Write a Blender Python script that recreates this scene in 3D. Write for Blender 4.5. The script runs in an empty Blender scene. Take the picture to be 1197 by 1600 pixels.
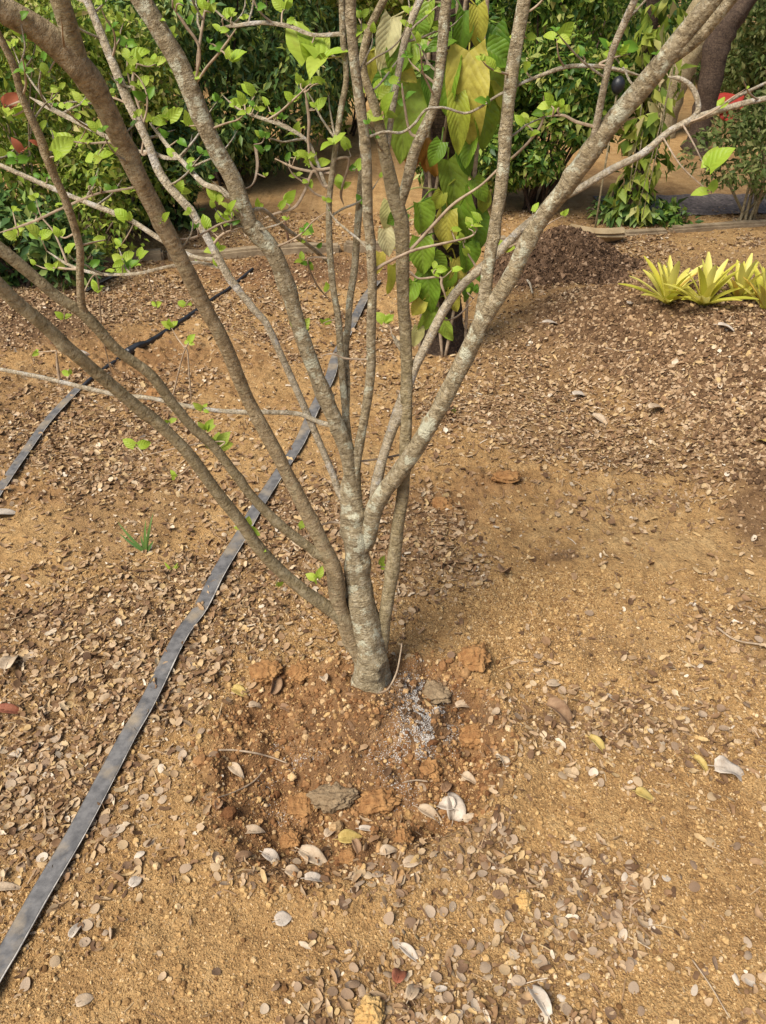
import bpy, math, random
import numpy as np
from mathutils import Vector, Matrix
rnd = random.Random(7)
rng = np.random.default_rng(11)
R = math.radians
sc = bpy.context.scene
COL = sc.collection

# ------------------------------------------------------------------ camera
F, CX, CY = 1209.0, 598.5, 800.0
CAM = Vector((0, 0, 1.5)); PITCH = R(37)
FWD = Vector((0, math.cos(PITCH), -math.sin(PITCH)))
UP = Vector((0, math.sin(PITCH), math.cos(PITCH)))
cd = bpy.data.cameras.new('camera'); cam = bpy.data.objects.new('camera', cd); COL.objects.link(cam)
cam.location = CAM; cam.rotation_euler = (R(90) - PITCH, 0, 0)
cd.sensor_fit = 'VERTICAL'; cd.angle_y = 2 * math.atan(800 / F) if hasattr(cd, 'angle_y') else cd.angle
cd.sensor_height = 36; cd.lens = 36 * F / 1600
cd.clip_start = 0.02; cd.clip_end = 2000
sc.camera = cam

def ray(px, py):
    return FWD * F + Vector((1, 0, 0)) * (px - CX) - UP * (py - CY)
def atY(px, py, Y):
    d = ray(px, py); return CAM + d * (Y / d.y)
def depth(p): return (p - CAM).dot(FWD)

# ------------------------------------------------------------------ noise and terrain
_perm = np.random.default_rng(3).random(65536)
def _h(ix, iy, s): return _perm[((ix * 73856093) ^ (iy * 19349663) ^ (s * 83492791)) & 65535]
def vn(x, y, s=0):
    x = np.asarray(x, float); y = np.asarray(y, float)
    ix = np.floor(x).astype(np.int64); iy = np.floor(y).astype(np.int64)
    fx = x - ix; fy = y - iy; fx = fx * fx * (3 - 2 * fx); fy = fy * fy * (3 - 2 * fy)
    a = _h(ix, iy, s); b = _h(ix + 1, iy, s); c = _h(ix, iy + 1, s); d = _h(ix + 1, iy + 1, s)
    return a + (b - a) * fx + (c - a) * fy + (a - b - c + d) * fx * fy
def fbm(x, y, o=4, s=0, g=.5):
    t = 0; a = 1; n = 0
    for i in range(o):
        t = t + a * vn(x * 2 ** i + 17.3 * i, y * 2 ** i - 9.1 * i, s + i); n += a; a *= g
    return t / n
def ss(t): t = np.clip(t, 0, 1); return t * t * (3 - 2 * t)

def flat(px, py):
    d = ray(px, py); p = CAM + d * (-1.5 / d.z); return (p.x, p.y)
BASIN = np.array([flat(*q) for q in [(318, 1195), (330, 1290), (375, 1370), (470, 1385), (575, 1362), (672, 1322), (735, 1285), (782, 1235),
                                     (790, 1165), (760, 1090), (700, 1045), (620, 1030), (520, 1035), (420, 1055), (350, 1110)]])
def poly_sd(x, y, P):      # signed distance, negative inside
    d = np.full(np.shape(x), 1e9); ins = np.zeros(np.shape(x), bool)
    n = len(P)
    for i in range(n):
        ax, ay = P[i]; bx, by = P[(i + 1) % n]
        ex, ey = bx - ax, by - ay
        t = np.clip(((x - ax) * ex + (y - ay) * ey) / (ex * ex + ey * ey), 0, 1)
        d = np.minimum(d, np.hypot(x - ax - t * ex, y - ay - t * ey))
        c = ((ay > y) != (by > y)) & (x < (bx - ax) * (y - ay) / (by - ay + 1e-12) + ax)
        ins ^= c
    return np.where(ins, -d, d)
TB = flat(580, 1082)
def blob(x, y, px, py, rx, ry):
    cx, cy = flat(px, py); return np.exp(-(((x - cx) / rx) ** 2 + ((y - cy) / ry) ** 2))
def berm(x, y):
    foot = .96 - .5 * ss((y - 2.3) / 1.0) + .12 * (vn(x * 2, y * 2.3, 40) - .5)
    return ss((x - foot) / .75) * ss((y - 1.62) / .5) * (1 - ss((y - 3.25) / .75))
def kerb_y(x): return 4.56 + .15 * x
def Hs(x, y):              # smooth terrain
    x = np.asarray(x, float); y = np.asarray(y, float)
    z = .05 * (fbm(x * .45, y * .45, 2, 5) - .5) + .028 * (fbm(x * 2.2, y * 2.2, 2, 9) - .5)
    z = z + .27 * berm(x, y)
    sd = poly_sd(x, y, BASIN) + .07 * (fbm(x * 8, y * 8, 4, 21) - .5)
    hard = ss((x - TB[0] + .0) / .18) * .8 + .2 * ss((TB[1] - .2 - y) / .1)
    ins = ss(-sd / (.03 + .16 * (1 - hard)))
    r = np.hypot(x - TB[0], (y - TB[1] + .05))
    z = z - .068 * ins + .13 * np.exp(-(r / .155) ** 2) * (.35 + .65 * ins) + .024 * np.exp(-((sd - .03) / .04) ** 2) * (.3 + .7 * hard)
    z = z + .05 * blob(x, y, 30, 500, .35, .3) + .04 * blob(x, y, 470, 425, .35, .22)
    return z
def Hm(x, y):              # small relief: lumps, crumbs
    x = np.asarray(x, float); y = np.asarray(y, float)
    rough = .35 + .9 * fbm(x * 1.3, y * 1.3, 2, 31) ** 1.5
    sd = poly_sd(x, y, BASIN); rough = rough + 1.5 * ss(-(sd - .02) / .05)
    rough = rough + .8 * np.clip(berm(x, y) * 1.5, 0, 1)
    for q in [(700, 760, .22, .14), (790, 745, .2, .12), (60, 760, .25, .1), (150, 560, .4, .25), (270, 560, .5, .35)]:
        rough = rough + .9 * blob(x, y, *q)
    m = .014 * (fbm(x * 9, y * 9, 3, 50) - .5) + .022 * np.maximum(0, vn(x * 24, y * 24, 55) - .52) + .016 * np.maximum(0, vn(x * 52, y * 52, 57) - .48)
    return m * rough * np.exp(-np.maximum(0, y - 7) / 6)
def H(x, y): return Hs(x, y) + Hm(x, y)
def hz(x, y): return float(H(np.array([x]), np.array([y]))[0])
def g(px, py, up=0.0):
    d = ray(px, py); p = CAM + d * (-1.5 / d.z)
    for q in range(9):
        z = (hz(p.x, p.y) if q > 4 else float(Hs(np.array([p.x]), np.array([p.y]))[0])) + up
        p = p * .4 + (CAM + d * ((z - 1.5) / d.z)) * .6
    return p
def norm_at(x, y, e=.03):
    dx = (Hs(x + e, y) - Hs(x - e, y)) / (2 * e); dy = (Hs(x, y + e) - Hs(x, y - e)) / (2 * e)
    n = np.stack([-dx, -dy, np.ones_like(dx)], -1); return n / np.linalg.norm(n, axis=-1, keepdims=True)

# ------------------------------------------------------------------ materials
def new_mat(name):
    m = bpy.data.materials.new(name); m.use_nodes = True; nt = m.node_tree
    return m, nt, nt.nodes['Principled BSDF']
def nd(nt, t, **k):
    n = nt.nodes.new(t)
    for a, b in k.items(): setattr(n, a, b)
    return n
def ramp(nt, stops, fac, interp='LINEAR'):
    r = nd(nt, 'ShaderNodeValToRGB'); cr = r.color_ramp; cr.interpolation = interp
    while len(cr.elements) < len(stops): cr.elements.new(.5)
    for e, (p, c) in zip(cr.elements, stops): e.position = p; e.color = (*c, 1)
    nt.links.new(fac, r.inputs[0]); return r.outputs[0]
def noise(nt, scale, detail=4, rough=.55, vec=None, dist=0):
    n = nd(nt, 'ShaderNodeTexNoise'); n.inputs['Scale'].default_value = scale; n.inputs['Detail'].default_value = detail
    n.inputs['Roughness'].default_value = rough; n.inputs['Distortion'].default_value = dist
    if vec is None: vec = nd(nt, 'ShaderNodeTexCoord').outputs['Object']
    nt.links.new(vec, n.inputs['Vector']); return n.outputs[0]
def mixc(nt, fac, a, b, mode='MIX'):
    m = nd(nt, 'ShaderNodeMix', data_type='RGBA', blend_type=mode)
    for s, v in ((m.inputs[0], fac), (m.inputs[6], a), (m.inputs[7], b)):
        if isinstance(v, (int, float)): s.default_value = v
        elif isinstance(v, tuple): s.default_value = (*v, 1)
        else: nt.links.new(v, s)
    return m.outputs[2]
def bump(nt, bs, h, dist, strength=1):
    b = nd(nt, 'ShaderNodeBump'); b.inputs['Distance'].default_value = dist; b.inputs['Strength'].default_value = strength
    nt.links.new(h, b.inputs['Height']); nt.links.new(b.outputs[0], bs.inputs['Normal'])
def mapr(nt, v, a, b, c=0., d=1.):
    m = nd(nt, 'ShaderNodeMapRange'); nt.links.new(v, m.inputs[0])
    for i, q in enumerate((a, b, c, d)): m.inputs[i + 1].default_value = q
    return m.outputs[0]

def mat_ground():
    m, nt, bs = new_mat('soil'); L = nt.links.new
    n1 = noise(nt, 1.7, 5, .6); n2 = noise(nt, 14, 6, .65); n3 = noise(nt, 90, 5, .7)
    base = ramp(nt, [(.28, (.27, .145, .058)), (.5, (.45, .275, .115)), (.70, (.56, .375, .175))], n1)
    fine = ramp(nt, [(.28, (.19, .098, .042)), (.5, (.44, .265, .11)), (.74, (.62, .43, .21))], n2)
    c = mixc(nt, .5, base, fine)
    grain = ramp(nt, [(.3, (.42, .38, .34)), (.5, (1, 1, 1)), (.72, (1.3, 1.25, 1.15))], n3)
    c = mixc(nt, .75, c, grain, 'MULTIPLY')
    a = nd(nt, 'ShaderNodeAttribute', attribute_name='red')
    red = ramp(nt, [(.3, (.13, .062, .028)), (.6, (.29, .15, .066)), (.8, (.42, .25, .12))], n2)
    c = mixc(nt, a.outputs['Fac'], c, red)
    a = nd(nt, 'ShaderNodeAttribute', attribute_name='mulch')
    mul = ramp(nt, [(.3, (.075, .04, .022)), (.55, (.19, .112, .058)), (.75, (.34, .22, .125))], n2)
    c = mixc(nt, a.outputs['Fac'], c, mul)
    L(c, bs.inputs['Base Color']); bs.inputs['Roughness'].default_value = .95; bs.inputs['Specular IOR Level'].default_value = .15
    n4 = noise(nt, 210, 3, .6); ad = nd(nt, 'ShaderNodeMath', operation='ADD'); L(n3, ad.inputs[0]); L(n4, ad.inputs[1])
    bump(nt, bs, ad.outputs[0], .009, 1)
    return m
def mat_island(name, stops, rough=.8, transl=0., noise_scale=0, bumpd=0., spec=.3, objrand=False, vein=False, veink=.16):
    """colour differs from leaf to leaf (random per mesh island, or per object)"""
    m, nt, bs = new_mat(name); L = nt.links.new
    f = nd(nt, 'ShaderNodeObjectInfo').outputs['Random'] if objrand else nd(nt, 'ShaderNodeNewGeometry').outputs['Random Per Island']
    c = ramp(nt, stops, f)
    if noise_scale:
        n = noise(nt, noise_scale, 4, .6)
        c = mixc(nt, .8, c, ramp(nt, [(.3, (.6, .55, .5)), (.6, (1.1, 1.08, 1.05))], n), 'MULTIPLY')
        if bumpd: bump(nt, bs, n, bumpd, .7)
    if vein:
        sep = nd(nt, 'ShaderNodeSeparateXYZ'); L(nd(nt, 'ShaderNodeTexCoord').outputs['UV'], sep.inputs[0])
        def mth(op, a, b=0.):
            q = nd(nt, 'ShaderNodeMath', operation=op)
            for i_, v_ in enumerate((a, b)):
                if isinstance(v_, (int, float)): q.inputs[i_].default_value = v_
                else: L(v_, q.inputs[i_])
            return q.outputs[0]
        au = mth('ABSOLUTE', mth('SUBTRACT', sep.outputs[0], .5))
        w_ = mth('ABSOLUTE', mth('SINE', mth('MULTIPLY', mth('SUBTRACT', sep.outputs[1], mth('MULTIPLY', au, .75)), vein)))
        lat = mapr(nt, w_, .0, .3, 1, 0); mid = mapr(nt, au, .015, .05, 1, 0)
        vm = mth('MAXIMUM', mid, mth('MULTIPLY', lat, .6))
        c = mixc(nt, mth('MULTIPLY', vm, veink), c, mixc(nt, .35, c, (.62, .62, .3)))
        nb = noise(nt, 26, 5, .65)
        c = mixc(nt, mapr(nt, nb, .6, .7, 0, .45), c, mixc(nt, .6, c, (.3, .2, .05)))
        bump(nt, bs, w_, .004, min(1, veink * 2))
    L(c, bs.inputs['Base Color']); bs.inputs['Roughness'].default_value = rough; bs.inputs['Specular IOR Level'].default_value = spec
    if transl:
        t = nd(nt, 'ShaderNodeBsdfTranslucent'); L(c, t.inputs['Color'])
        mx = nd(nt, 'ShaderNodeMixShader'); mx.inputs[0].default_value = transl
        L(bs.outputs[0], mx.inputs[1]); L(t.outputs[0], mx.inputs[2]); L(mx.outputs[0], nt.nodes['Material Output'].inputs['Surface'])
    return m
def mat_bark(name, dark, mid, light, lich=.5, ring=1.0):
    m, nt, bs = new_mat(name); L = nt.links.new
    tc = nd(nt, 'ShaderNodeTexCoord')
    mp = nd(nt, 'ShaderNodeMapping'); mp.inputs['Scale'].default_value = (2.0, 60, 1); L(tc.outputs['UV'], mp.inputs[0])
    rings = noise(nt, 2.2, 5, .7, mp.outputs[0], 1.0)
    n1 = noise(nt, 30, 6, .7); n2 = noise(nt, 90, 5, .68); n3 = noise(nt, 220, 4, .65)
    c = ramp(nt, [(.3, dark), (.5, mid), (.7, light)], n2)
    c = mixc(nt, .55 * ring, c, ramp(nt, [(.36, (.32, .29, .26)), (.5, (1, 1, 1)), (.64, (1.45, 1.42, 1.35))], rings), 'MULTIPLY')
    lm = mapr(nt, n1, .54, .6)
    c = mixc(nt, mixf(nt, lm, lich), c, tuple(min(.62, v * 1.5) for v in light))
    L(c, bs.inputs['Base Color']); bs.inputs['Roughness'].default_value = .85; bs.inputs['Specular IOR Level'].default_value = .25
    add = nd(nt, 'ShaderNodeMath', operation='ADD'); L(rings, add.inputs[0]); L(n3, add.inputs[1])
    bump(nt, bs, add.outputs[0], .006, 1)
    return m
def mixf(nt, v, k):
    x = nd(nt, 'ShaderNodeMath', operation='MULTIPLY'); nt.links.new(v, x.inputs[0]); x.inputs[1].default_value = k; return x.outputs[0]
def mat_plain(name, stops, scale=8, rough=.8, bumpd=.004, spec=.3, detail=5):
    m, nt, bs = new_mat(name)
    n = noise(nt, scale, detail, .62)
    nt.links.new(ramp(nt, stops, n), bs.inputs['Base Color'])
    bs.inputs['Roughness'].default_value = rough; bs.inputs['Specular IOR Level'].default_value = spec
    if bumpd: bump(nt, bs, noise(nt, scale * 4, 4, .6), bumpd, .8)
    return m

M = {}
M['soil'] = mat_ground()
M['litter'] = mat_island('dry_leaflets', [(0, (.11, .06, .03)), (.25, (.27, .16, .082)), (.5, (.39, .265, .15)), (.75, (.47, .35, .225)), (.93, (.5, .35, .16)), (1, (.66, .58, .47))], .75, .1, 70)
M['leaflet'] = mat_island('single_dry_leaflet', [(0, (.2, .12, .07)), (.3, (.37, .265, .175)), (.6, (.46, .36, .26)), (.88, (.49, .35, .19)), (1, (.68, .6, .5))], .7, .1, 90, .001, objrand=True)
M['redcrumb'] = mat_island('red_brown_crumbs', [(0, (.14, .065, .028)), (.5, (.3, .16, .07)), (.9, (.42, .26, .12)), (1, (.5, .36, .2))], .95, 0, 160, .003, .1)
M['heapcrumb'] = mat_island('dark_crumbs', [(0, (.04, .024, .015)), (.6, (.13, .08, .046)), (.92, (.24, .15, .09)), (1, (.42, .3, .2))], .95, 0, 120, .002, .1)
M['crumb'] = mat_island('soil_crumbs', [(0, (.16, .085, .036)), (.4, (.38, .235, .1)), (.85, (.53, .36, .165)), (1, (.6, .46, .29))], .95, 0, 200, .002, .1)
M['darkcrumb'] = mat_island('mulch_chips', [(0, (.07, .042, .024)), (.45, (.18, .11, .06)), (.8, (.31, .205, .115)), (1, (.46, .34, .22))], .95, 0, 120, .002, .1)
M['white'] = mat_island('white_granules', [(0, (.42, .39, .35)), (1, (.7, .66, .6))], .6)
M['bark'] = mat_bark('grey_bark', (.165, .125, .07), (.335, .27, .165), (.51, .44, .31), .7)
M['barkbrown'] = mat_bark('brown_bark', (.195, .142, .075), (.35, .262, .15), (.47, .375, .24), .22, .9)
M['barkolive'] = mat_bark('olive_bark', (.18, .14, .07), (.315, .25, .14), (.43, .355, .23), .35, .95)
M['barkpale'] = mat_bark('pale_bark', (.28, .22, .14), (.47, .395, .275), (.6, .53, .41), .4, .9)
M['barkdark'] = mat_bark('dark_bark', (.03, .02, .014), (.07, .046, .032), (.13, .09, .06), .25, 1)
M['twig'] = mat_plain('twig_bark', [(.3, (.22, .15, .095)), (.7, (.46, .36, .25))], 60, .8, .001)
M['leaf'] = mat_island('young_leaf', [(0, (.17, .32, .03)), (.5, (.33, .5, .04)), (1, (.5, .6, .1))], .45, .45, vein=14, veink=.12)
M['redleaf'] = mat_island('reddish_leaf', [(0, (.3, .07, .04)), (1, (.42, .14, .07))], .5, .35)
M['leafdark'] = mat_island('mid_leaf', [(0, (.06, .16, .02)), (.6, (.12, .26, .025)), (1, (.2, .36, .035))], .45, .35)
M['hedgelight'] = mat_island('light_shrub_leaf', [(0, (.08, .15, .02)), (.4, (.25, .34, .04)), (.8, (.46, .5, .09)), (1, (.5, .42, .2))], .5, .35)
M['hedgedark'] = mat_island('dark_shrub_leaf', [(0, (.035, .085, .024)), (.5, (.1, .18, .045)), (.85, (.22, .31, .07)), (1, (.38, .4, .14))], .42, .2)
M['hedgemid'] = mat_island('mid_shrub_leaf', [(0, (.03, .08, .016)), (.5, (.1, .19, .026)), (.85, (.24, .34, .05)), (1, (.4, .4, .12))], .45, .3)
M['hedgedull'] = mat_island('dull_shrub_leaf', [(0, (.07, .11, .025)), (.6, (.17, .22, .055)), (1, (.34, .34, .13))], .6, .3)
M['vinegreen'] = mat_island('vine_leaf_green', [(0, (.09, .2, .02)), (.6, (.2, .34, .03)), (1, (.3, .42, .06))], .4, .4, 30, objrand=True, vein=22)
M['vineyellow'] = mat_island('vine_leaf_yellow', [(0, (.36, .43, .05)), (.5, (.5, .5, .07)), (1, (.58, .52, .1))], .5, .45, 30, objrand=True, vein=26)
M['vinepale'] = mat_island('vine_leaf_pale', [(0, (.55, .55, .2)), (1, (.68, .64, .36))], .4, .4, 30, objrand=True, vein=22)
M['vineorange'] = mat_plain('vine_leaf_dying', [(.3, (.16, .07, .02)), (.7, (.46, .24, .05))], 25, .6, .001)
M['brom'] = mat_island('bromeliad_leaf', [(0, (.38, .4, .05)), (.4, (.62, .57, .08)), (.85, (.76, .7, .22)), (1, (.62, .42, .08))], .45, .35)
M['grass'] = mat_island('grass_blade', [(0, (.06, .14, .03)), (1, (.15, .25, .06))], .5, .3)
M['tan'] = mat_plain('dry_leaf_tan', [(.3, (.34, .24, .15)), (.7, (.55, .44, .31))], 35, .7, .002)
M['pale'] = mat_plain('dry_leaf_pale', [(.3, (.36, .29, .22)), (.7, (.6, .53, .44))], 35, .65, .002)
M['brown'] = mat_plain('dry_leaf_brown', [(.3, (.17, .09, .045)), (.7, (.36, .23, .13))], 35, .7, .002)
M['rust'] = mat_plain('dry_leaf_rust', [(.3, (.2, .055, .03)), (.7, (.36, .15, .08))], 35, .7, .002)
M['yellow'] = mat_plain('fallen_leaf_yellow', [(.3, (.34, .23, .06)), (.7, (.54, .42, .15))], 35, .6, .002)
M['ochre'] = mat_plain('clod_ochre', [(.3, (.42, .24, .08)), (.7, (.62, .42, .18))], 30, .95, .006, .1)
M['orange'] = mat_plain('clod_orange', [(.3, (.2, .092, .036)), (.7, (.42, .235, .095))], 30, .95, .006, .1)
M['greyclod'] = mat_plain('clod_grey', [(.3, (.17, .115, .065)), (.7, (.34, .25, .15))], 40, .95, .006, .1)
M['heap'] = mat_plain('dark_heap_soil', [(.3, (.05, .028, .018)), (.55, (.13, .08, .048)), (.75, (.24, .155, .095))], 22, .95, .01, .1)
M['concrete'] = mat_plain('old_concrete', [(.3, (.16, .115, .07)), (.7, (.36, .28, .18))], 14, .9, .005, .15)
M['stone'] = mat_plain('slab_stone', [(.3, (.27, .19, .1)), (.7, (.44, .34, .2))], 9, .9, .005, .15)
M['gravel'] = mat_plain('dark_gravel', [(.3, (.06, .05, .048)), (.6, (.2, .165, .15)), (.75, (.36, .28, .2))], 40, .9, .01, .2)
M['black'] = mat_plain('black_plastic', [(.3, (.012, .013, .016)), (.7, (.03, .032, .038))], 30, .4, .001, .5)
M['redplastic'] = mat_plain('red_plastic', [(.3, (.55, .05, .03)), (.7, (.7, .1, .07))], 10, .5, .001, .4)
M['whiteplastic'] = mat_plain('white_plastic', [(.3, (.7, .7, .7)), (.7, (.82, .82, .82))], 10, .5, .001, .4)
M['rustrod'] = mat_plain('rusty_iron', [(.3, (.06, .03, .018)), (.7, (.15, .08, .045))], 60, .8, .001, .3)
M['hoseglint'] = mat_plain('pale_hose_glint', [(.35, (.16, .15, .14)), (.65, (.5, .47, .42))], 40, .7, .001)  # pale tone that paints the glint along the hose edge
def mat_tape():
    m, nt, bs = new_mat('dusty_black_hose'); L = nt.links.new
    n = noise(nt, 9, 5, .6); n2 = noise(nt, 45, 4, .6)
    c = ramp(nt, [(.3, (.075, .073, .073)), (.62, (.165, .158, .152))], n2)
    dust = mapr(nt, n, .5, .68, 0, .75)
    c = mixc(nt, dust, c, (.34, .265, .17))
    L(c, bs.inputs['Base Color']); bs.inputs['Roughness'].default_value = .55; bs.inputs['Specular IOR Level'].default_value = .35
    bump(nt, bs, n2, .002, .5); return m
M['tape'] = mat_tape()

# ------------------------------------------------------------------ object helpers
def tag(o, label=None, cat=None, group=None, kind=None):
    for k, v in (('label', label), ('category', cat), ('group', group), ('kind', kind)):
        if v: o[k] = v
    return o
def link(o, parent=None):
    COL.objects.link(o)
    if parent is not None: o.parent = parent
    return o
def empty(name, loc):
    o = bpy.data.objects.new(name, None); o.empty_display_size = .05; link(o); o.location = loc; return o
def mesh(name, V, Fc, mats, parent=None, org=None, smooth=True, uv=None, mi=None):
    """org: world position the coordinates are made relative to"""
    me = bpy.data.meshes.new(name); V = np.asarray(V, np.float64)
    if org is not None: V = V - np.array(org)
    if isinstance(Fc, np.ndarray):
        n, k = Fc.shape
        me.vertices.add(len(V)); me.vertices.foreach_set('co', V.astype(np.float32).ravel())
        me.loops.add(n * k); me.loops.foreach_set('vertex_index', Fc.astype(np.int32).ravel())
        me.polygons.add(n); me.polygons.foreach_set('loop_start', np.arange(0, n * k, k, dtype=np.int32))
        me.update(calc_edges=True)
    else:
        me.from_pydata([tuple(v) for v in V], [], Fc)
    for m in (mats if isinstance(mats, (list, tuple)) else [mats]): me.materials.append(m)
    if mi is not None: me.polygons.foreach_set('material_index', np.asarray(mi, np.int32))
    me.polygons.foreach_set('use_smooth', np.full(len(me.polygons), smooth))
    if uv is not None:
        l = me.uv_layers.new(name='UVMap'); vi = np.empty(len(me.loops), np.int32); me.loops.foreach_get('vertex_index', vi)
        l.data.foreach_set('uv', np.asarray(uv, np.float32)[vi].ravel())
    me.update()
    o = bpy.data.objects.new(name, me); link(o, parent)
    if org is not None and parent is None: o.location = org
    return o
def catmull(P, n):
    P = [np.array(p, float) for p in P]
    P = [2 * P[0] - P[1]] + P + [2 * P[-1] - P[-2]]
    out = []
    for i in range(1, len(P) - 2):
        for k in range(n):
            t = k / n; a, b, c, d = P[i - 1:i + 3]
            out.append(.5 * (2 * b + (c - a) * t + (2 * a - 5 * b + 4 * c - d) * t * t + (3 * b - a - 3 * c + d) * t ** 3))
    out.append(P[-2]); return out
def tube(P, Rd, sides=10, knob=.06, seed=0, cap=True):
    P = [Vector(p) for p in P]; n = len(P); V = []; Fc = []; UV = []
    T = [(P[min(i + 1, n - 1)] - P[max(i - 1, 0)]).normalized() for i in range(n)]
    a = T[0].orthogonal().normalized(); s = 0
    TH = 2 * math.pi * (np.arange(sides + 1) % sides) / sides
    SL = np.concatenate([[0], np.cumsum([(P[i + 1] - P[i]).length for i in range(n - 1)])])
    K = np.ones((n, sides + 1))
    if knob:
        th_, s_ = np.meshgrid(TH, SL)
        K += knob * 2 * (vn(3 * np.cos(th_) + seed, s_ * 28 + 3 * np.sin(th_), 60 + seed % 50) - .5) + knob * 1.6 * (vn(s_ * 0 + seed * .7, s_ * 11, 71) - .5)
        K += knob * 1.6 * np.maximum(0, vn(2 * np.cos(th_) + seed, s_ * 9 + 2 * np.sin(th_), 91) - .62) * 2.2
        if Rd[0] > .006 and n > 20:
            kr = random.Random(seed * 13 + n)
            for _k in range(int(SL[-1] / .07)):
                s0, t0 = kr.uniform(.03, SL[-1]), kr.uniform(0, 6.28); dt = np.abs((th_ - t0 + np.pi) % (2 * np.pi) - np.pi)
                K += kr.uniform(.1, .34) * np.exp(-((s_ - s0) / kr.uniform(.006, .014)) ** 2 - (dt / kr.uniform(.4, .9)) ** 2)
    for i in range(n):
        a = (a - T[i] * a.dot(T[i])).normalized(); b = T[i].cross(a)
        for j in range(sides + 1):
            V.append(P[i] + (a * math.cos(TH[j]) + b * math.sin(TH[j])) * (Rd[i] * K[i, j])); UV.append((j / sides, SL[i]))
    s = SL[-1]
    w = sides + 1
    for i in range(n - 1):
        for j in range(sides):
            Fc.append((i * w + j, i * w + j + 1, (i + 1) * w + j + 1, (i + 1) * w + j))
    if cap:
        V.append(P[-1] + T[-1] * Rd[-1] * .5); UV.append((.5, s)); c = len(V) - 1
        for j in range(sides): Fc.append(((n - 1) * w + j, (n - 1) * w + j + 1, c))
        V.append(P[0] - T[0] * Rd[0] * .3); UV.append((.5, 0)); c = len(V) - 1
        for j in range(sides): Fc.append((j + 1, j, c))
    return V, Fc, UV
class MB:
    def __init__(s): s.V = []; s.F = []; s.U = []; s.M = []
    def add(s, V, Fc, U=None, mi=0):
        o = len(s.V); s.V += [tuple(v) for v in V]; s.F += [tuple(i + o for i in f) for f in Fc]
        s.U += list(U) if U else [(0, 0)] * len(V); s.M += [mi] * len(Fc); return s
    def build(s, name, mats, parent=None, org=None, smooth=True):
        return mesh(name, s.V, s.F, mats, parent, org, smooth, s.U, s.M)

def frames(D, N):
    """rotation matrices with columns x = side, y = D (leaf length), z = N-ish"""
    D = D / np.linalg.norm(D, axis=1, keepdims=True)
    X = np.cross(D, N); X /= np.linalg.norm(X, axis=1, keepdims=True) + 1e-9
    Z = np.cross(X, D); return np.stack([X, D, Z], -1)
def scatter(tv, tf, P, Rm, S):
    """S: (n,3) scale in the template's own axes"""
    tv = np.asarray(tv, float); n = len(P)
    V = np.einsum('nij,nkj->nki', Rm, tv[None] * S[:, None, :]) + P[:, None, :]
    tf = np.asarray(tf); Fc = (tf[None] + (np.arange(n) * len(tv))[:, None, None]).reshape(-1, tf.shape[1])
    return V.reshape(-1, 3), Fc
LEAF2_V = [(0, 0, 0), (-.5, .42, .12), (0, 1, -.12), (.5, .42, .12), (0, .45, 0)]
LEAF2_F = [(0, 4, 1), (1, 4, 2), (0, 3, 4), (3, 2, 4)]
def rand_dirs(n):
    d = rng.normal(size=(n, 3)); return d / np.linalg.norm(d, axis=1, keepdims=True)

def leaf_grid(L, W, curl=.3, fold=.25, wave=.0, heart=0., nl=7, nw=4, seed=0):
    """broad leaf along +y, midrib fold, drooping curl; returns verts, faces"""
    V = []; Fc = []; r = random.Random(seed)
    ph = r.uniform(0, 6)
    for i in range(nl + 1):
        t = i / nl
        w = (math.sin(math.pi * min(1, (t * .93 + .07)) ** .72)) ** .85 if i < nl else 0.02
        if heart and t < .2: w = max(w, .75)
        a = curl * t * 1.6
        for j in range(-nw // 2, nw // 2 + 1):
            u = j / (nw / 2)
            x = u * w * W / 2
            y0 = t - (heart * .12 * abs(u) if t < .15 else 0)
            z = fold * abs(x) * 1.0 + wave * W * math.sin(ph + t * 9 + u * 2) * abs(u)
            V.append((x, L * (math.sin(a) / (curl * 1.6) if abs(curl) > 1e-3 else t) if True else 0, z - L * (1 - math.cos(a)) / (1.6 * curl) if abs(curl) > 1e-3 else z))
            if heart and t < .15: V[-1] = (V[-1][0], V[-1][1] - heart * .16 * L * abs(u), V[-1][2])
    k = nw + 1
    for i in range(nl):
        for j in range(nw): Fc.append((i * k + j, i * k + j + 1, (i + 1) * k + j + 1, (i + 1) * k + j))
    return V, Fc
def leaf_uv(nl, nw): return [(j / nw, i / nl) for i in range(nl + 1) for j in range(nw + 1)]
def place(V, base, d, n):
    d = Vector(d).normalized(); n = Vector(n); x = d.cross(n)
    if x.length < 1e-4: x = d.orthogonal()
    x.normalize(); z = x.cross(d)
    b = Vector(base); return [b + x * v[0] + d * v[1] + z * v[2] for v in V]

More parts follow.
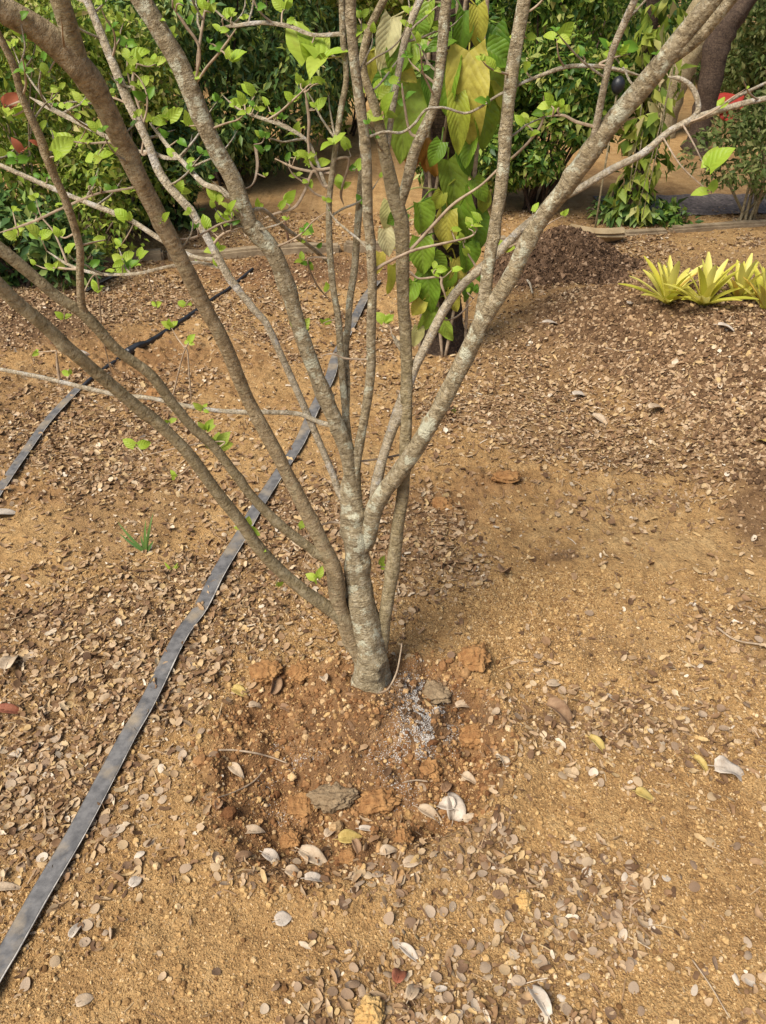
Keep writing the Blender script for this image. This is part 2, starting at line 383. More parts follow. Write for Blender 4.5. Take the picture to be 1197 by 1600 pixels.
# ------------------------------------------------------------------ ground sheet
def axis(lo, hi, step, far):
    a = list(np.arange(lo, hi + step / 2, step)); s = step
    while a[-1] < far: s *= 1.18; a.append(a[-1] + s)
    s = step; b = []; x = a[0]
    while x > -far: s *= 1.18; x -= s; b.append(x)
    return np.array(b[::-1] + a)
gx = axis(-2.1, 2.3, .006, 300); gy = axis(.25, 4.6, .007, 300)
X, Y = np.meshgrid(gx, gy); Z = H(X.ravel(), Y.ravel())
nx, ny = len(gx), len(gy)
ii = (np.arange(ny - 1)[:, None] * nx + np.arange(nx - 1)[None]).ravel()
go = mesh('ground', np.stack([X.ravel(), Y.ravel(), Z], -1), np.stack([ii, ii + 1, ii + nx + 1, ii + nx], -1), M['soil'])
tag(go, kind='structure')
xr, yr = X.ravel(), Y.ravel()
def litter_density(x, y):
    d = .07 + .62 * ss((fbm(x * 2.1, y * 2.1, 4, 91, .65) - .45) * 5.5)
    d = d - .5 * ss(-poly_sd(x, y, BASIN) / .05)
    for q, k in [((150, 1000, .42, .3), .8), ((290, 960, .2, .2), .6), ((40, 1230, .3, .22), .75), ((200, 700, .5, .3), .35), ((1050, 1150, .4, .12), .45), ((900, 1120, .25, .1), .5),
                 ((980, 650, .6, .5), .32), ((850, 620, .5, .4), .4), ((430, 1350, .15, .05), .45), ((790, 1330, .06, .05), .7), ((480, 870, .3, .3), .5), ((690, 870, .3, .1), .3)]:
        d = d + k * blob(x, y, *q)
    for q, k in [((1000, 1000, .3, .07), .35), ((330, 1500, .2, .12), .45), ((700, 1440, .2, .08), .4), ((560, 1140, .14, .1), .7), ((850, 1260, .12, .1), .3), ((880, 930, .2, .16), .3)]:
        d = d - k * blob(x, y, *q)
    d = d * (1 - .5 * ss((kerb_y(x) - y) * -6 + .5))
    return np.clip(d, .02, 1)
def mulch_mask(x, y):
    e = .5 * (fbm(x * 4, y * 4, 4, 77) - .5)
    m = ss(berm(x, y) * 3 + e + .05) * .95; m = np.maximum(m, .7 * ss(blob(x, y, 900, 560, .7, .45) * 1.5 + e * 1.3 - .35)); m = np.maximum(m, .4 * ss((fbm(x * 1.4 + 5, y * 1.4, 4, 133, .6) - .53) * 7) * ss((y - 1.2) / .8))
    m = np.maximum(m, ss(blob(x, y, 20, 500, .6, .35) * 2 + e - .3) * .95); m = np.maximum(m, ss(blob(x, y, 470, 425, .6, .22) * 1.5 + e - .3) * .6)
    m = np.maximum(m, ss(blob(x, y, 60, 420, .7, .3) * 1.6 + e - .3) * .8)
    m = np.maximum(m, ss(blob(x, y, 650, 1100, .13, .1) * 1.7 + e - .3) * .85)
    m = np.maximum(m, ss(blob(x, y, 560, 1160, .2, .12) * 1.6 + e - .3) * .35)
    m = np.maximum(m, ss(blob(x, y, 950, 1010, .3, .12) * 1.2 + e - .4) * .45)
    for q_ in [(90, 960, .09, .05), (25, 970, .06, .05), (425, 945, .05, .03), (300, 985, .08, .06), (245, 960, .07, .05), (1180, 820, .12, .2), (760, 1120, .05, .04), (880, 870, .06, .03)]: m = np.maximum(m, ss(blob(x, y, *q_) * 1.5 + e - .3) * .8)
    m = np.maximum(m, ss(blob(x, y, 830, 440, .4, .25) * 1.5 + e - .3) * .85)
    m = np.maximum(m, ss(blob(x, y, 1080, 420, 1., .35) * 1.2 + e - .3) * .45)
    ld = litter_density(x, y); m = np.maximum(m, .55 * ss((ld - .3) * 1.6 + e * .6))
    r = np.hypot((x - TB[0] + .02) / 1.15, y - TB[1] + .11); m = np.maximum(m, .3 * ss((.2 - r) / .09 + e))
    return np.clip(m, 0, 1)
def red_mask(x, y):
    e = .6 * (fbm(x * 6, y * 6, 3, 81) - .5)
    sd = poly_sd(x, y, BASIN)
    m = ss((-sd + .03) / .06 + e - .05) * .85
    m = np.maximum(m, ss(blob(x, y, 470, 425, .6, .25) * 1.6 + e - .2))
    for q in [(690, 790, .2, .2), (60, 770, .4, .1), (260, 560, .7, .4), (200, 470, .6, .3), (760, 760, .2, .1)]:
        m = np.maximum(m, ss(blob(x, y, *q) * 1.3 + e - .35) * .6)
    m = np.maximum(m, .5 * ss((y - 9) / 5))
    return np.clip(m, 0, 1)
for nme, fn in (('mulch', mulch_mask), ('red', red_mask)):
    at = go.data.attributes.new(nme, 'FLOAT', 'POINT'); at.data.foreach_set('value', fn(xr, yr).astype(np.float32))

# ------------------------------------------------------------------ leaf litter, crumbs, granules (uncountable)
TREE_KEEP = lambda x, y: np.hypot(x - TB[0], y - TB[1]) > .045
def sample(n, dens):
    x = rng.uniform(-2.5, 2.9, n); y = .28 + (rng.random(n) ** 1.15) * 5.0
    hw = .57 * (y * .8 + .9) + .25
    k = (np.abs(x) < hw) & TREE_KEEP(x, y) & (rng.random(n) < dens(x, y))
    return x[k], y[k]
a8 = np.linspace(0, 2 * math.pi, 9)[:-1]
def disc(k):
    r_ = np.random.default_rng(k + 40); cup = r_.uniform(.05, .22); sk = r_.uniform(-.5, .9); roll = r_.uniform(-.5, .7)
    rad = 1 + r_.uniform(-.12, .08, 8) + (.0, .0, .3, .38, .25, .1)[k % 6] * np.abs(np.cos(a8)) - (.0, .0, .1, .1, .0, .0)[k % 6]
    if k % 6 in (4, 5): rad[r_.integers(0, 8)] *= .3; rad[r_.integers(0, 8)] *= .55
    v = [(0, 0, 0)] + [(.5 * rad[i] * math.sin(t), .5 * rad[i] * math.cos(t), cup * (.7 + sk * math.cos(t)) + roll * (.5 * math.sin(t)) ** 2) for i, t in enumerate(a8)]
    f = [(0, 1 + (i + 1) % 8, 1 + i) for i in range(8)]; return v, f
def lay(x, y, tilt, lift):
    n = len(x); N = norm_at(x, y) + rng.normal(size=(n, 3)) * tilt[:, None]
    N /= np.linalg.norm(N, axis=1, keepdims=True)
    th = rng.uniform(0, 2 * math.pi, n); D = np.stack([np.cos(th), np.sin(th), np.zeros(n)], -1)
    D = D - N * np.sum(D * N, 1, keepdims=True)
    P = np.stack([x, y, H(x, y) + lift], -1); return P, frames(D, N)
lx, ly = sample(300000, litter_density)
n = len(lx); ls = np.where(rng.random(n) < .72, rng.uniform(.004, .012, n), rng.uniform(.012, .025, n))
lt = np.where(rng.random(n) < .55, .3, 1.0) * rng.random(n) + .1
P, Rm = lay(lx, ly, lt, .0015 + .16 * ls * rng.random(n) + .25 * lt * ls)
S = np.stack([ls * rng.uniform(.45, .95, n), ls, ls * rng.choice([-1, 1], n) * rng.uniform(.4, 2.0, n)], -1)
# the 300 that show largest become objects
pv = P - np.array(CAM); dpt = pv @ np.array(FWD); pxx = CX + F * pv[:, 0] / dpt; pyy = CY - F * (pv @ np.array(UP)) / dpt
vis = (pxx > 5) & (pxx < 1192) & (pyy > 5) & (pyy < 1595)
size = np.where(vis, S[:, 0] * S[:, 1] / dpt ** 2 * np.abs(Rm[:, 2, 2]), 0)
big = np.zeros(n, bool); big[np.argsort(-size)[:300]] = True
vs, fs, o = [], [], 0
for k in range(12):
    q = (~big) & (np.arange(n) % 12 == k); tv, tf = disc(k)
    v, f = scatter(tv, tf, P[q], Rm[q], S[q]); vs.append(v); fs.append(f + o); o += len(v)
for k in range(4):
    r_ = np.random.default_rng(k + 7); gv, gf = [], []
    for i in range(6):
        for j in (-1, 0, 1):
            t = i / 5; w_ = .5 * max(.12, math.sin(math.pi * (.08 + .84 * t))) * r_.uniform(.6, 1.1); gv.append((j * w_, t - .5, abs(j) * .3 * r_.uniform(.3, 1.2) + (.9, .5, -.5, .2)[k] * (t - .5) ** 2 * 2))
    for i in range(5):
        for j in range(2): b_ = i * 3 + j; gf += [(b_, b_ + 1, b_ + 4), (b_, b_ + 4, b_ + 3)]
    fx_, fy_ = sample(3600, litter_density); m_ = len(fx_); fl = rng.uniform(.014, .036, m_); fP, fR = lay(fx_, fy_, rng.uniform(.05, .6, m_), .003)
    v, f = scatter(gv, gf, fP, fR, np.stack([fl * rng.uniform(.3, .55, m_), fl, fl * .6], -1)); vs.append(v); fs.append(f + o); o += len(v)
qx, qy = sample(16000, litter_density); n2 = len(qx); qP, qR = lay(qx, qy, np.full(n2, .15), .003); ql = rng.uniform(.012, .05, n2)
tv = [(-.5, -.5, 0), (.5, -.5, 0), (.7, 0, .06), (-.3, 0, .06), (.5, .5, 0), (-.4, .5, 0)]; tf = [(0, 1, 2), (0, 2, 3), (3, 2, 4), (3, 4, 5)]
v, f = scatter(tv, tf, qP, qR, np.stack([rng.uniform(.0012, .0035, n2), ql, ql], -1)); vs.append(v); fs.append(f + o)
lit = mesh('leaf_litter', np.concatenate(vs), np.concatenate(fs), M['litter'])
tag(lit, 'small dry round leaflets strewn thickly over the ochre soil', 'leaf litter', kind='stuff')
def leaflet_mesh(seed):
    r = random.Random(seed); V = [(0, 0, 0)]; Fc = []; k = 14
    cup = r.uniform(.04, .16); sk = r.uniform(-.6, .8); ph = r.uniform(0, 6)
    for ring, rr in ((0, .55), (1, 1)):
        for i in range(k):
            t = 2 * math.pi * i / k; q = rr * .5 * (1 + .05 * math.cos(3 * t + ph))
            V.append((q * math.cos(t), q * math.sin(t) * (1 + .08 * math.sin(t)), rr ** 2 * cup * (.7 + sk * math.cos(t + ph))))
    for i in range(k):
        j = (i + 1) % k; Fc.append((0, 1 + i, 1 + j)); Fc.append((1 + i, 1 + k + i, 1 + k + j, 1 + j))
    me = bpy.data.meshes.new('fallen_leaflet'); me.from_pydata(V, [], Fc); me.materials.append(M['leaflet'])
    me.polygons.foreach_set('use_smooth', [True] * len(Fc)); return me
LM = [leaflet_mesh(s) for s in range(8)]
for i, q in enumerate(np.where(big)[0]):
    o_ = link(bpy.data.objects.new('fallen_leaflet', LM[i % 8]))
    o_.matrix_world = Matrix.Translation(Vector(P[q])) @ Matrix([list(r_) for r_ in Rm[q]]).to_4x4() @ Matrix.Diagonal((*S[q], 1))
    tag(o_, 'small rounded dry leaflet, grey to tan, lying loose on the ochre soil', 'leaflet', 'dry leaflets scattered on the soil')
# crumbs
OCT_V = [(1, 0, 0), (-1, 0, 0), (0, 1, 0), (0, -1, 0), (0, 0, 1), (0, 0, -1)]
import bmesh
def ico(sub, seed, amp):
    bm = bmesh.new(); bmesh.ops.create_icosphere(bm, subdivisions=sub, radius=1); r = random.Random(seed)
    for v in bm.verts: v.co *= 1 + r.uniform(-amp, amp)
    V = [tuple(v.co) for v in bm.verts]; Fc = [tuple(v.index for v in f.verts) for f in bm.faces]; bm.free(); return V, Fc
def octa(seed):
    r = np.random.default_rng(seed); v = np.array(OCT_V, float) * r.uniform(.6, 1.3, (6, 1)) + r.uniform(-.25, .25, (6, 3))
    return v, [(0, 2, 4), (2, 1, 4), (1, 3, 4), (3, 0, 4), (2, 0, 5), (1, 2, 5), (3, 1, 5), (0, 3, 5)]
def crumbs(name, label, cat, cx, cy, s, mat):
    n = len(cx); vs, fs, o = [], [], 0
    P, Rm = lay(cx, cy, np.full(n, .6), s * .2)
    S = s[:, None] * rng.uniform(.55, 1.25, (n, 3))
    for k in range(8):
        tv, tf = octa(k) if k < 4 else ico(2, k, .2); q = (np.arange(n) % 4 == k % 4) & ((s < .0048) == (k < 4))
        if not q.any(): continue
        v, f = scatter(tv, tf, P[q], Rm[q], S[q]); vs.append(v); fs.append(f + o); o += len(v)
    return tag(mesh(name, np.concatenate(vs), np.concatenate(fs), mat, smooth=False), label, cat, kind='stuff')
def crumb_density(x, y):
    d = .35 + .6 * ss((fbm(x * 2.4, y * 2.4, 3, 97) - .4) * 4)
    sd = poly_sd(x, y, BASIN); d = d + .6 * ss((.04 - sd) / .06)
    return np.clip(d * (1 - .8 * mulch_mask(x, y)), .03, 1)
cx, cy = sample(330000, crumb_density)
cx2 = rng.uniform(-.95, .95, 330000); cy2 = rng.uniform(.3, 1.7, 330000); q = (np.abs(cx2) < .5 * (cy2 * .8 + .9)) & TREE_KEEP(cx2, cy2) & (rng.random(330000) < crumb_density(cx2, cy2) * .9)
cx = np.concatenate([cx, cx2[q]]); cy = np.concatenate([cy, cy2[q]]); n = len(cx)
sdv = poly_sd(cx, cy, BASIN)
s = rng.uniform(.0011, .0032, n) * np.where(rng.random(n) < .09, rng.uniform(1.3, 2.1, n), 1); s = s * np.where((sdv < .03) & (rng.random(n) < .3), rng.uniform(1.1, 1.9, n), 1); k_ = (sdv > .02) | (rng.random(n) < .15); cx, cy, s, n = cx[k_], cy[k_], s[k_], int(k_.sum())
crumbs('soil_crumbs', 'fine crumbs of ochre earth covering the bare ground', 'soil crumbs', cx, cy, s, M['crumb'])
def dark_density(x, y): return np.clip((mulch_mask(x, y) - .1) * 1.2, 0, 1)
cx, cy = sample(200000, dark_density); n = len(cx)
s = rng.uniform(.0018, .006, n) * (1 + .5 * (berm(cx, cy) > .2))
crumbs('mulch_chips', 'dark and straw-brown mulch chips covering the raised bank and bare patches', 'mulch', cx, cy, s, M['darkcrumb'])
def basin_density(x, y): return np.clip(ss((.05 - poly_sd(x, y, BASIN)) / .08) * (1 - .8 * mulch_mask(x, y)) * (.25 + 1.3 * (fbm(x * 7, y * 7, 3, 19) - .35)), 0, 1)
cx = rng.uniform(-.6, .5, 60000); cy = rng.uniform(.55, 1.5, 60000); q = TREE_KEEP(cx, cy) & (rng.random(60000) < basin_density(cx, cy) * .45); cx, cy = cx[q], cy[q]; n = len(cx)
crumbs('loose_earth', 'loose red-brown crumbs of earth filling the planting basin', 'loose earth', cx, cy, rng.uniform(.002, .0055, n) * np.where(rng.random(n) < .035, rng.uniform(1.5, 2.8, n), 1), M['redcrumb'])
# fertiliser
gxs, gys = [], []
for (px, py, rx, ry, k) in [(662, 1092, .05, .05, 900), (678, 1112, .055, .05, 900), (655, 1145, .06, .035, 700), (630, 1185, .07, .022, 240), (625, 1242, .05, .03, 110), (440, 1165, .03, .03, 60), (465, 1195, .05, .025, 110), (425, 1225, .06, .03, 80), (440, 1275, .05, .03, 90), (690, 1265, .06, .04, 60)]:
    c = g(px, py); gxs.append(rng.normal(c.x, rx * .6, int(k * 4.5 * (1 if px > 560 else .6)))); gys.append(rng.normal(c.y, ry * .65, int(k * 4.5 * (1 if px > 560 else .6))))
cx = np.concatenate(gxs); cy = np.concatenate(gys); q = (TREE_KEEP(cx, cy)) & (fbm(cx * 30, cy * 30, 3, 12) > .42); cx, cy = cx[q], cy[q]
crumbs('white_granules', 'white fertiliser granules sprinkled on the soil around the trunk', 'fertiliser', cx, cy, rng.uniform(.0006, .0016, len(cx)), M['white'])

# ------------------------------------------------------------------ the many-stemmed young tree
base = g(580, 1082); TREE = empty('young_tree', base)
tag(TREE, 'many-stemmed young tree with grey-brown bark and fresh green leaves, in the middle', 'tree')
BR = {}        # branch key -> dict(object, samples [(px, py, Y, r)])
def branch(key, pts, Y=None, parent=None, mat='bark', name='branch', end_r=None, under=TREE, knob=.07, ext=0.):
    """pts: (px, py, width px). Y: (start, end) distance; a branch with a parent starts at the parent's own place"""
    ys = None if Y is None else list(Y)
    if parent:
        nb = near_full(pts[0][0], pts[0][1], [parent]); yb = nb[2]
        if nb[0] > 3: pts = [(nb[4], nb[5], pts[0][2] * 1.05)] + pts
        ys = [yb, ys[-1] if ys else yb] if not ys or len(ys) < 3 else [yb] + ys[1:]
    if ext:      # carry on past the edge of the photo
        a, b = np.array(pts[-2][:2], float), np.array(pts[-1][:2], float); d = (b - a) / np.linalg.norm(b - a)
        for k in (.5, 1): pts = pts + [(*(b + d * ext * k), pts[-1][2] * (1 - .35 * k))]
    C = catmull(pts, 9)
    seg = np.cumsum([0] + [np.hypot(*(C[i + 1][:2] - C[i][:2])) for i in range(len(C) - 1)]); seg /= seg[-1]
    yy = np.interp(seg, np.linspace(0, 1, len(ys)), ys)
    P3 = [atY(c[0], c[1], y) for c, y in zip(C, yy)]
    rad = [max(.0008, (.85 if c[2] < 40 else .95) * c[2] / 2 * depth(p) / F) for c, p in zip(C, P3)]
    if name == 'twig' or key in ('F2', 'Fh', 'Cl', 'Cm', 'N2'): rad = [r_ * min(1, .35 + .65 * (len(rad) - 1 - i_) / 7) for i_, r_ in enumerate(rad)]
    sides = 16 if rad[0] > .012 else 10 if rad[0] > .004 else 6
    V, Fc, UV = tube(P3, rad, sides, knob, seed=abs(hash(key)) % 97 if False else sum(map(ord, key)) % 97)
    o = mesh(name, V, Fc, M[mat], under, base, True, UV)
    BR[key] = dict(o=o, s=[(c[0], c[1], y, r) for c, y, r in zip(C, yy, rad)])
    return o
def near_full(px, py, keys):
    return min(((math.hypot(x - px, y - py), k, Y, r, x, y) for k in keys for (x, y, Y, r) in BR[k]['s']), key=lambda q: q[0])
def near(px, py, keys=None):
    best = None
    for k in (keys or BR):
        for (x, y, Y, r) in BR[k]['s']:
            d = math.hypot(x - px, y - py)
            if best is None or d < best[0]: best = (d, k, Y, r, x, y)
    return best[0], best[1], best[2], best[3]
def near_pt(px, py, keys=None):
    best = None
    for k in (keys or BR):
        for (x, y, Y, r) in BR[k]['s']:
            d = math.hypot(x - px, y - py)
            if best is None or d < best[0]: best = (d, k, Y, r, x, y)
    return best
Y0 = base.y + .03
branch('trunk', [(582, 1110, 92), (580, 1086, 74), (579, 1050, 57), (577, 1015, 56), (570, 965, 48), (561, 915, 43), (557, 870, 43), (556, 835, 44), (552, 800, 40), (549, 770, 35), (551, 745, 27)], (Y0, Y0 + .05, Y0 + .1), name='trunk', knob=.13)
branch('L1', [(566, 1025, 34), (546, 990, 32), (530, 945, 30), (522, 890, 29), (501, 844, 27), (470, 783, 25), (428, 700, 24.5), (384, 617, 25), (351, 537, 26), (317, 474, 28), (284, 407, 30), (254, 350, 32), (220, 284, 34), (187, 214, 37), (152, 144, 40), (116, 96, 42), (67, 52, 41), (10, 18, 40)], (0, 1.3, 1.22, 1.08), 'trunk', 'barkbrown', ext=160)
branch('L1b', [(130, 118, 34), (118, 85, 35), (106, 40, 35), (92, -5, 34)], (0, 1.12), 'L1', 'barkolive', ext=140)
branch('A2', [(523, 885, 20), (514, 876, 19), (483, 855, 18), (450, 830, 18), (400, 783, 18), (368, 741, 18), (334, 698, 18), (301, 667, 18), (267, 627, 19), (234, 584, 19), (184, 547, 20), (134, 494, 21), (90, 464, 21), (43, 424, 22), (-5, 385, 22)], (0, 1.22, 1.12), 'L1', 'barkolive', ext=120)
branch('A2b', [(132, 492, 16), (127, 470, 14), (125, 425, 14), (124, 384, 14), (104, 317, 14), (80, 264, 15), (63, 214, 15), (37, 157, 14), (20, 100, 14), (-4, 50, 13)], (0, 1.1), 'A2', 'barkbrown', ext=80)
branch('A3', [(541, 975, 24), (520, 955, 24), (477, 925, 23), (433, 887, 22), (400, 850, 22), (374, 813, 22), (334, 762, 22), (294, 708, 22), (247, 661, 22), (200, 624, 22), (160, 590, 22), (110, 547, 23), (67, 507, 24), (27, 474, 25), (-5, 443, 25)], (0, 1.2, 1.05), 'L1', 'barkolive', ext=120)
branch('C', [(552, 768, 28), (548, 740, 28), (540, 700, 28), (522, 652, 28), (500, 600, 28), (480, 550, 28), (463, 494, 29), (447, 440, 30), (427, 393, 31), (400, 360, 31), (388, 348, 32), (367, 290, 32), (334, 227, 32), (312, 177, 33), (284, 110, 33), (247, 43, 33), (217, -5, 33)], (0, Y0 + .1, Y0 + .08), 'trunk', 'bark', ext=140, knob=.1)
branch('B1', [(545, 790, 14), (530, 770, 13), (520, 741, 13), (490, 670, 13), (467, 617, 13), (440, 557, 13), (417, 507, 13), (398, 485, 13), (361, 438, 14), (334, 390, 15), (301, 334, 15), (254, 277, 16), (227, 214, 16), (200, 157, 17), (177, 100, 16), (154, 43, 15), (134, -5, 14)], (0, Y0 + .2, Y0 + .32), 'trunk', 'barkpale', ext=80)
branch('D1', [(549, 755, 15), (546, 710, 14), (541, 655, 14), (536, 600, 13), (532, 550, 12), (529, 500, 12), (520, 444, 12), (515, 383, 12), (514, 330, 11), (516, 295, 11), (524, 234, 11), (533, 170, 12), (541, 120, 11), (536, 60, 11), (534, -5, 11)], (0, Y0 + .25, Y0 + .3), 'trunk', 'bark', ext=80)
branch('D2', [(541, 645, 13), (542, 600, 13), (540, 550, 13), (544, 507, 13), (547, 467, 13), (554, 417, 13), (559, 350, 13), (563, 300, 13), (567, 240, 11), (568, 190, 9), (563, 150, 6)], (0, Y0 + .3, Y0 + .32), 'D1', 'bark')
branch('D3', [(553, 775, 24), (554, 745, 21), (558, 715, 18), (570, 650, 17), (579, 584, 17), (580, 517, 17), (582, 450, 17), (579, 383, 18), (575, 340, 18), (574, 300, 19), (572, 234, 19), (563, 167, 19), (554, 100, 19), (549, 40, 19), (548, -5, 19)], (0, Y0 + .12, Y0 + .12), 'trunk', 'bark', ext=120)
branch('K', [(588, 1030, 30), (596, 1004, 27), (601, 967, 25), (614, 884, 25), (622, 817, 23), (630, 767, 22), (634, 684, 21), (636, 584, 22), (634, 534, 22), (630, 467, 23), (629, 400, 25), (628, 350, 26), (617, 312, 26), (608, 270, 24), (600, 234, 22), (592, 194, 18), (580, 150, 16), (567, 105, 15), (576, 50, 14), (602, -5, 13)], (0, Y0 + .16, Y0 + .2), 'trunk', 'barkolive')
branch('K2', [(624, 322, 18), (636, 283, 20), (647, 240, 20), (660, 207, 20), (674, 177, 19), (681, 150, 19), (687, 110, 19), (692, 60, 19), (698, -5, 19)], (0, Y0 + .22), 'K', 'bark', ext=120)
branch('K3', [(603, 245, 10), (612, 180, 11), (622, 115, 12), (631, 70, 13), (643, 32, 14), (658, -5, 14)], (0, Y0 + .3), 'K', 'barkpale', ext=80)
branch('E', [(568, 850, 34), (577, 828, 33), (586, 793, 33), (600, 768, 32), (628, 732, 31), (654, 694, 31), (687, 637, 31), (711, 590, 31), (737, 537, 31), (761, 490, 30), (797, 434, 31), (820, 385, 31), (848, 337, 31), (880, 297, 32), (921, 240, 34), (957, 190, 35), (1004, 136, 37), (1044, 86, 37), (1081, 40, 36), (1118, -5, 35)], (0, Y0 + .06, Y0 - .02), 'trunk', 'bark', ext=150)
branch('E3', [(1030, 103, 22), (1064, 80, 23), (1098, 52, 23), (1145, -4, 22)], (0, Y0 - .04), 'E', 'bark', ext=120)
branch('E2', [(748, 512, 26), (754, 480, 25), (760, 440, 24), (766, 400, 23), (774, 350, 23), (784, 284, 23), (791, 200, 23), (799, 117, 24), (812, 40, 24), (820, -5, 24)], (0, Y0 + .16), 'E', 'bark', ext=120)
branch('Fq', [(583, 800, 22), (588, 762, 22), (594, 730, 20), (607, 687, 19), (622, 645, 21), (637, 604, 20), (647, 577, 18), (667, 537, 17), (694, 484, 17), (721, 447, 16), (754, 417, 16), (785, 388, 16), (815, 358, 15), (845, 335, 15), (875, 312, 14), (907, 294, 13), (957, 264, 13), (1004, 240, 13), (1044, 207, 12), (1084, 186, 12), (1120, 174, 11), (1160, 162, 10), (1200, 153, 9)], (0, Y0 + .2, Y0 + .3), 'trunk', 'barkpale')
branch('F2', [(646, 582, 11), (636, 558, 11), (622, 538, 10), (612, 522, 8)], (0, Y0 + .18), 'Fq', 'barkpale')
branch('Fh', [(1078, 189, 10), (1091, 172, 10), (1088, 150, 10), (1078, 133, 9), (1062, 123, 8), (1044, 120, 6)], (0, Y0 + .3), 'Fq', 'barkpale')
branch('Ff', [(1085, 185, 8), (1120, 170, 8), (1150, 152, 7), (1200, 128, 6)], (0, Y0 + .4), 'Fq', 'barkpale', ext=30)
branch('G', [(921, 240, 14), (926, 222, 14), (934, 184, 14), (944, 134, 13), (957, 80, 13), (977, 33, 13), (994, -5, 12)], (0, Y0 - .02), 'E', 'barkpale', ext=60)
branch('H1', [(520, 664, 10), (500, 660, 9), (467, 647, 9), (417, 644, 9), (384, 644, 9), (334, 641, 8), (284, 633, 8), (234, 622, 8), (184, 617, 8), (134, 606, 8), (67, 590, 8), (-5, 576, 7)], (0, Y0 + .2, Y0 + .25), 'C', 'barkpale', ext=40)
branch('Cl', [(358, 306, 10), (345, 296, 10), (320, 288, 10), (301, 270, 9), (285, 252, 9), (267, 234, 8), (250, 212, 7), (234, 192, 6)], (0, Y0 + .3), 'C', 'barkpale')
branch('Cm', [(278, 247, 7), (258, 246, 8), (236, 238, 8), (215, 236, 7), (180, 220, 8), (140, 200, 9), (100, 180, 9), (70, 165, 8), (47, 152, 7)], (0, Y0 + .45), 'Cl', 'barkpale')
branch('N1', [(330, 405, 8), (300, 400, 8), (262, 380, 9), (240, 367, 9), (200, 342, 9), (150, 322, 9), (100, 302, 9), (50, 280, 9), (-5, 256, 8)], (0, Y0 + .4), 'B1', 'barkpale', ext=40)
branch('N2', [(345, 418, 7), (320, 412, 7), (300, 410, 6), (260, 417, 6), (217, 427, 6), (180, 429, 6), (150, 427, 6), (110, 415, 6), (73, 392, 5)], (0, Y0 + .5), 'B1', 'barkpale')
branch('N3', [(390, 330, 8), (412, 328, 8), (440, 352, 8), (483, 384, 8), (512, 408, 8)], (0, Y0 + .28), 'C', 'barkpale')
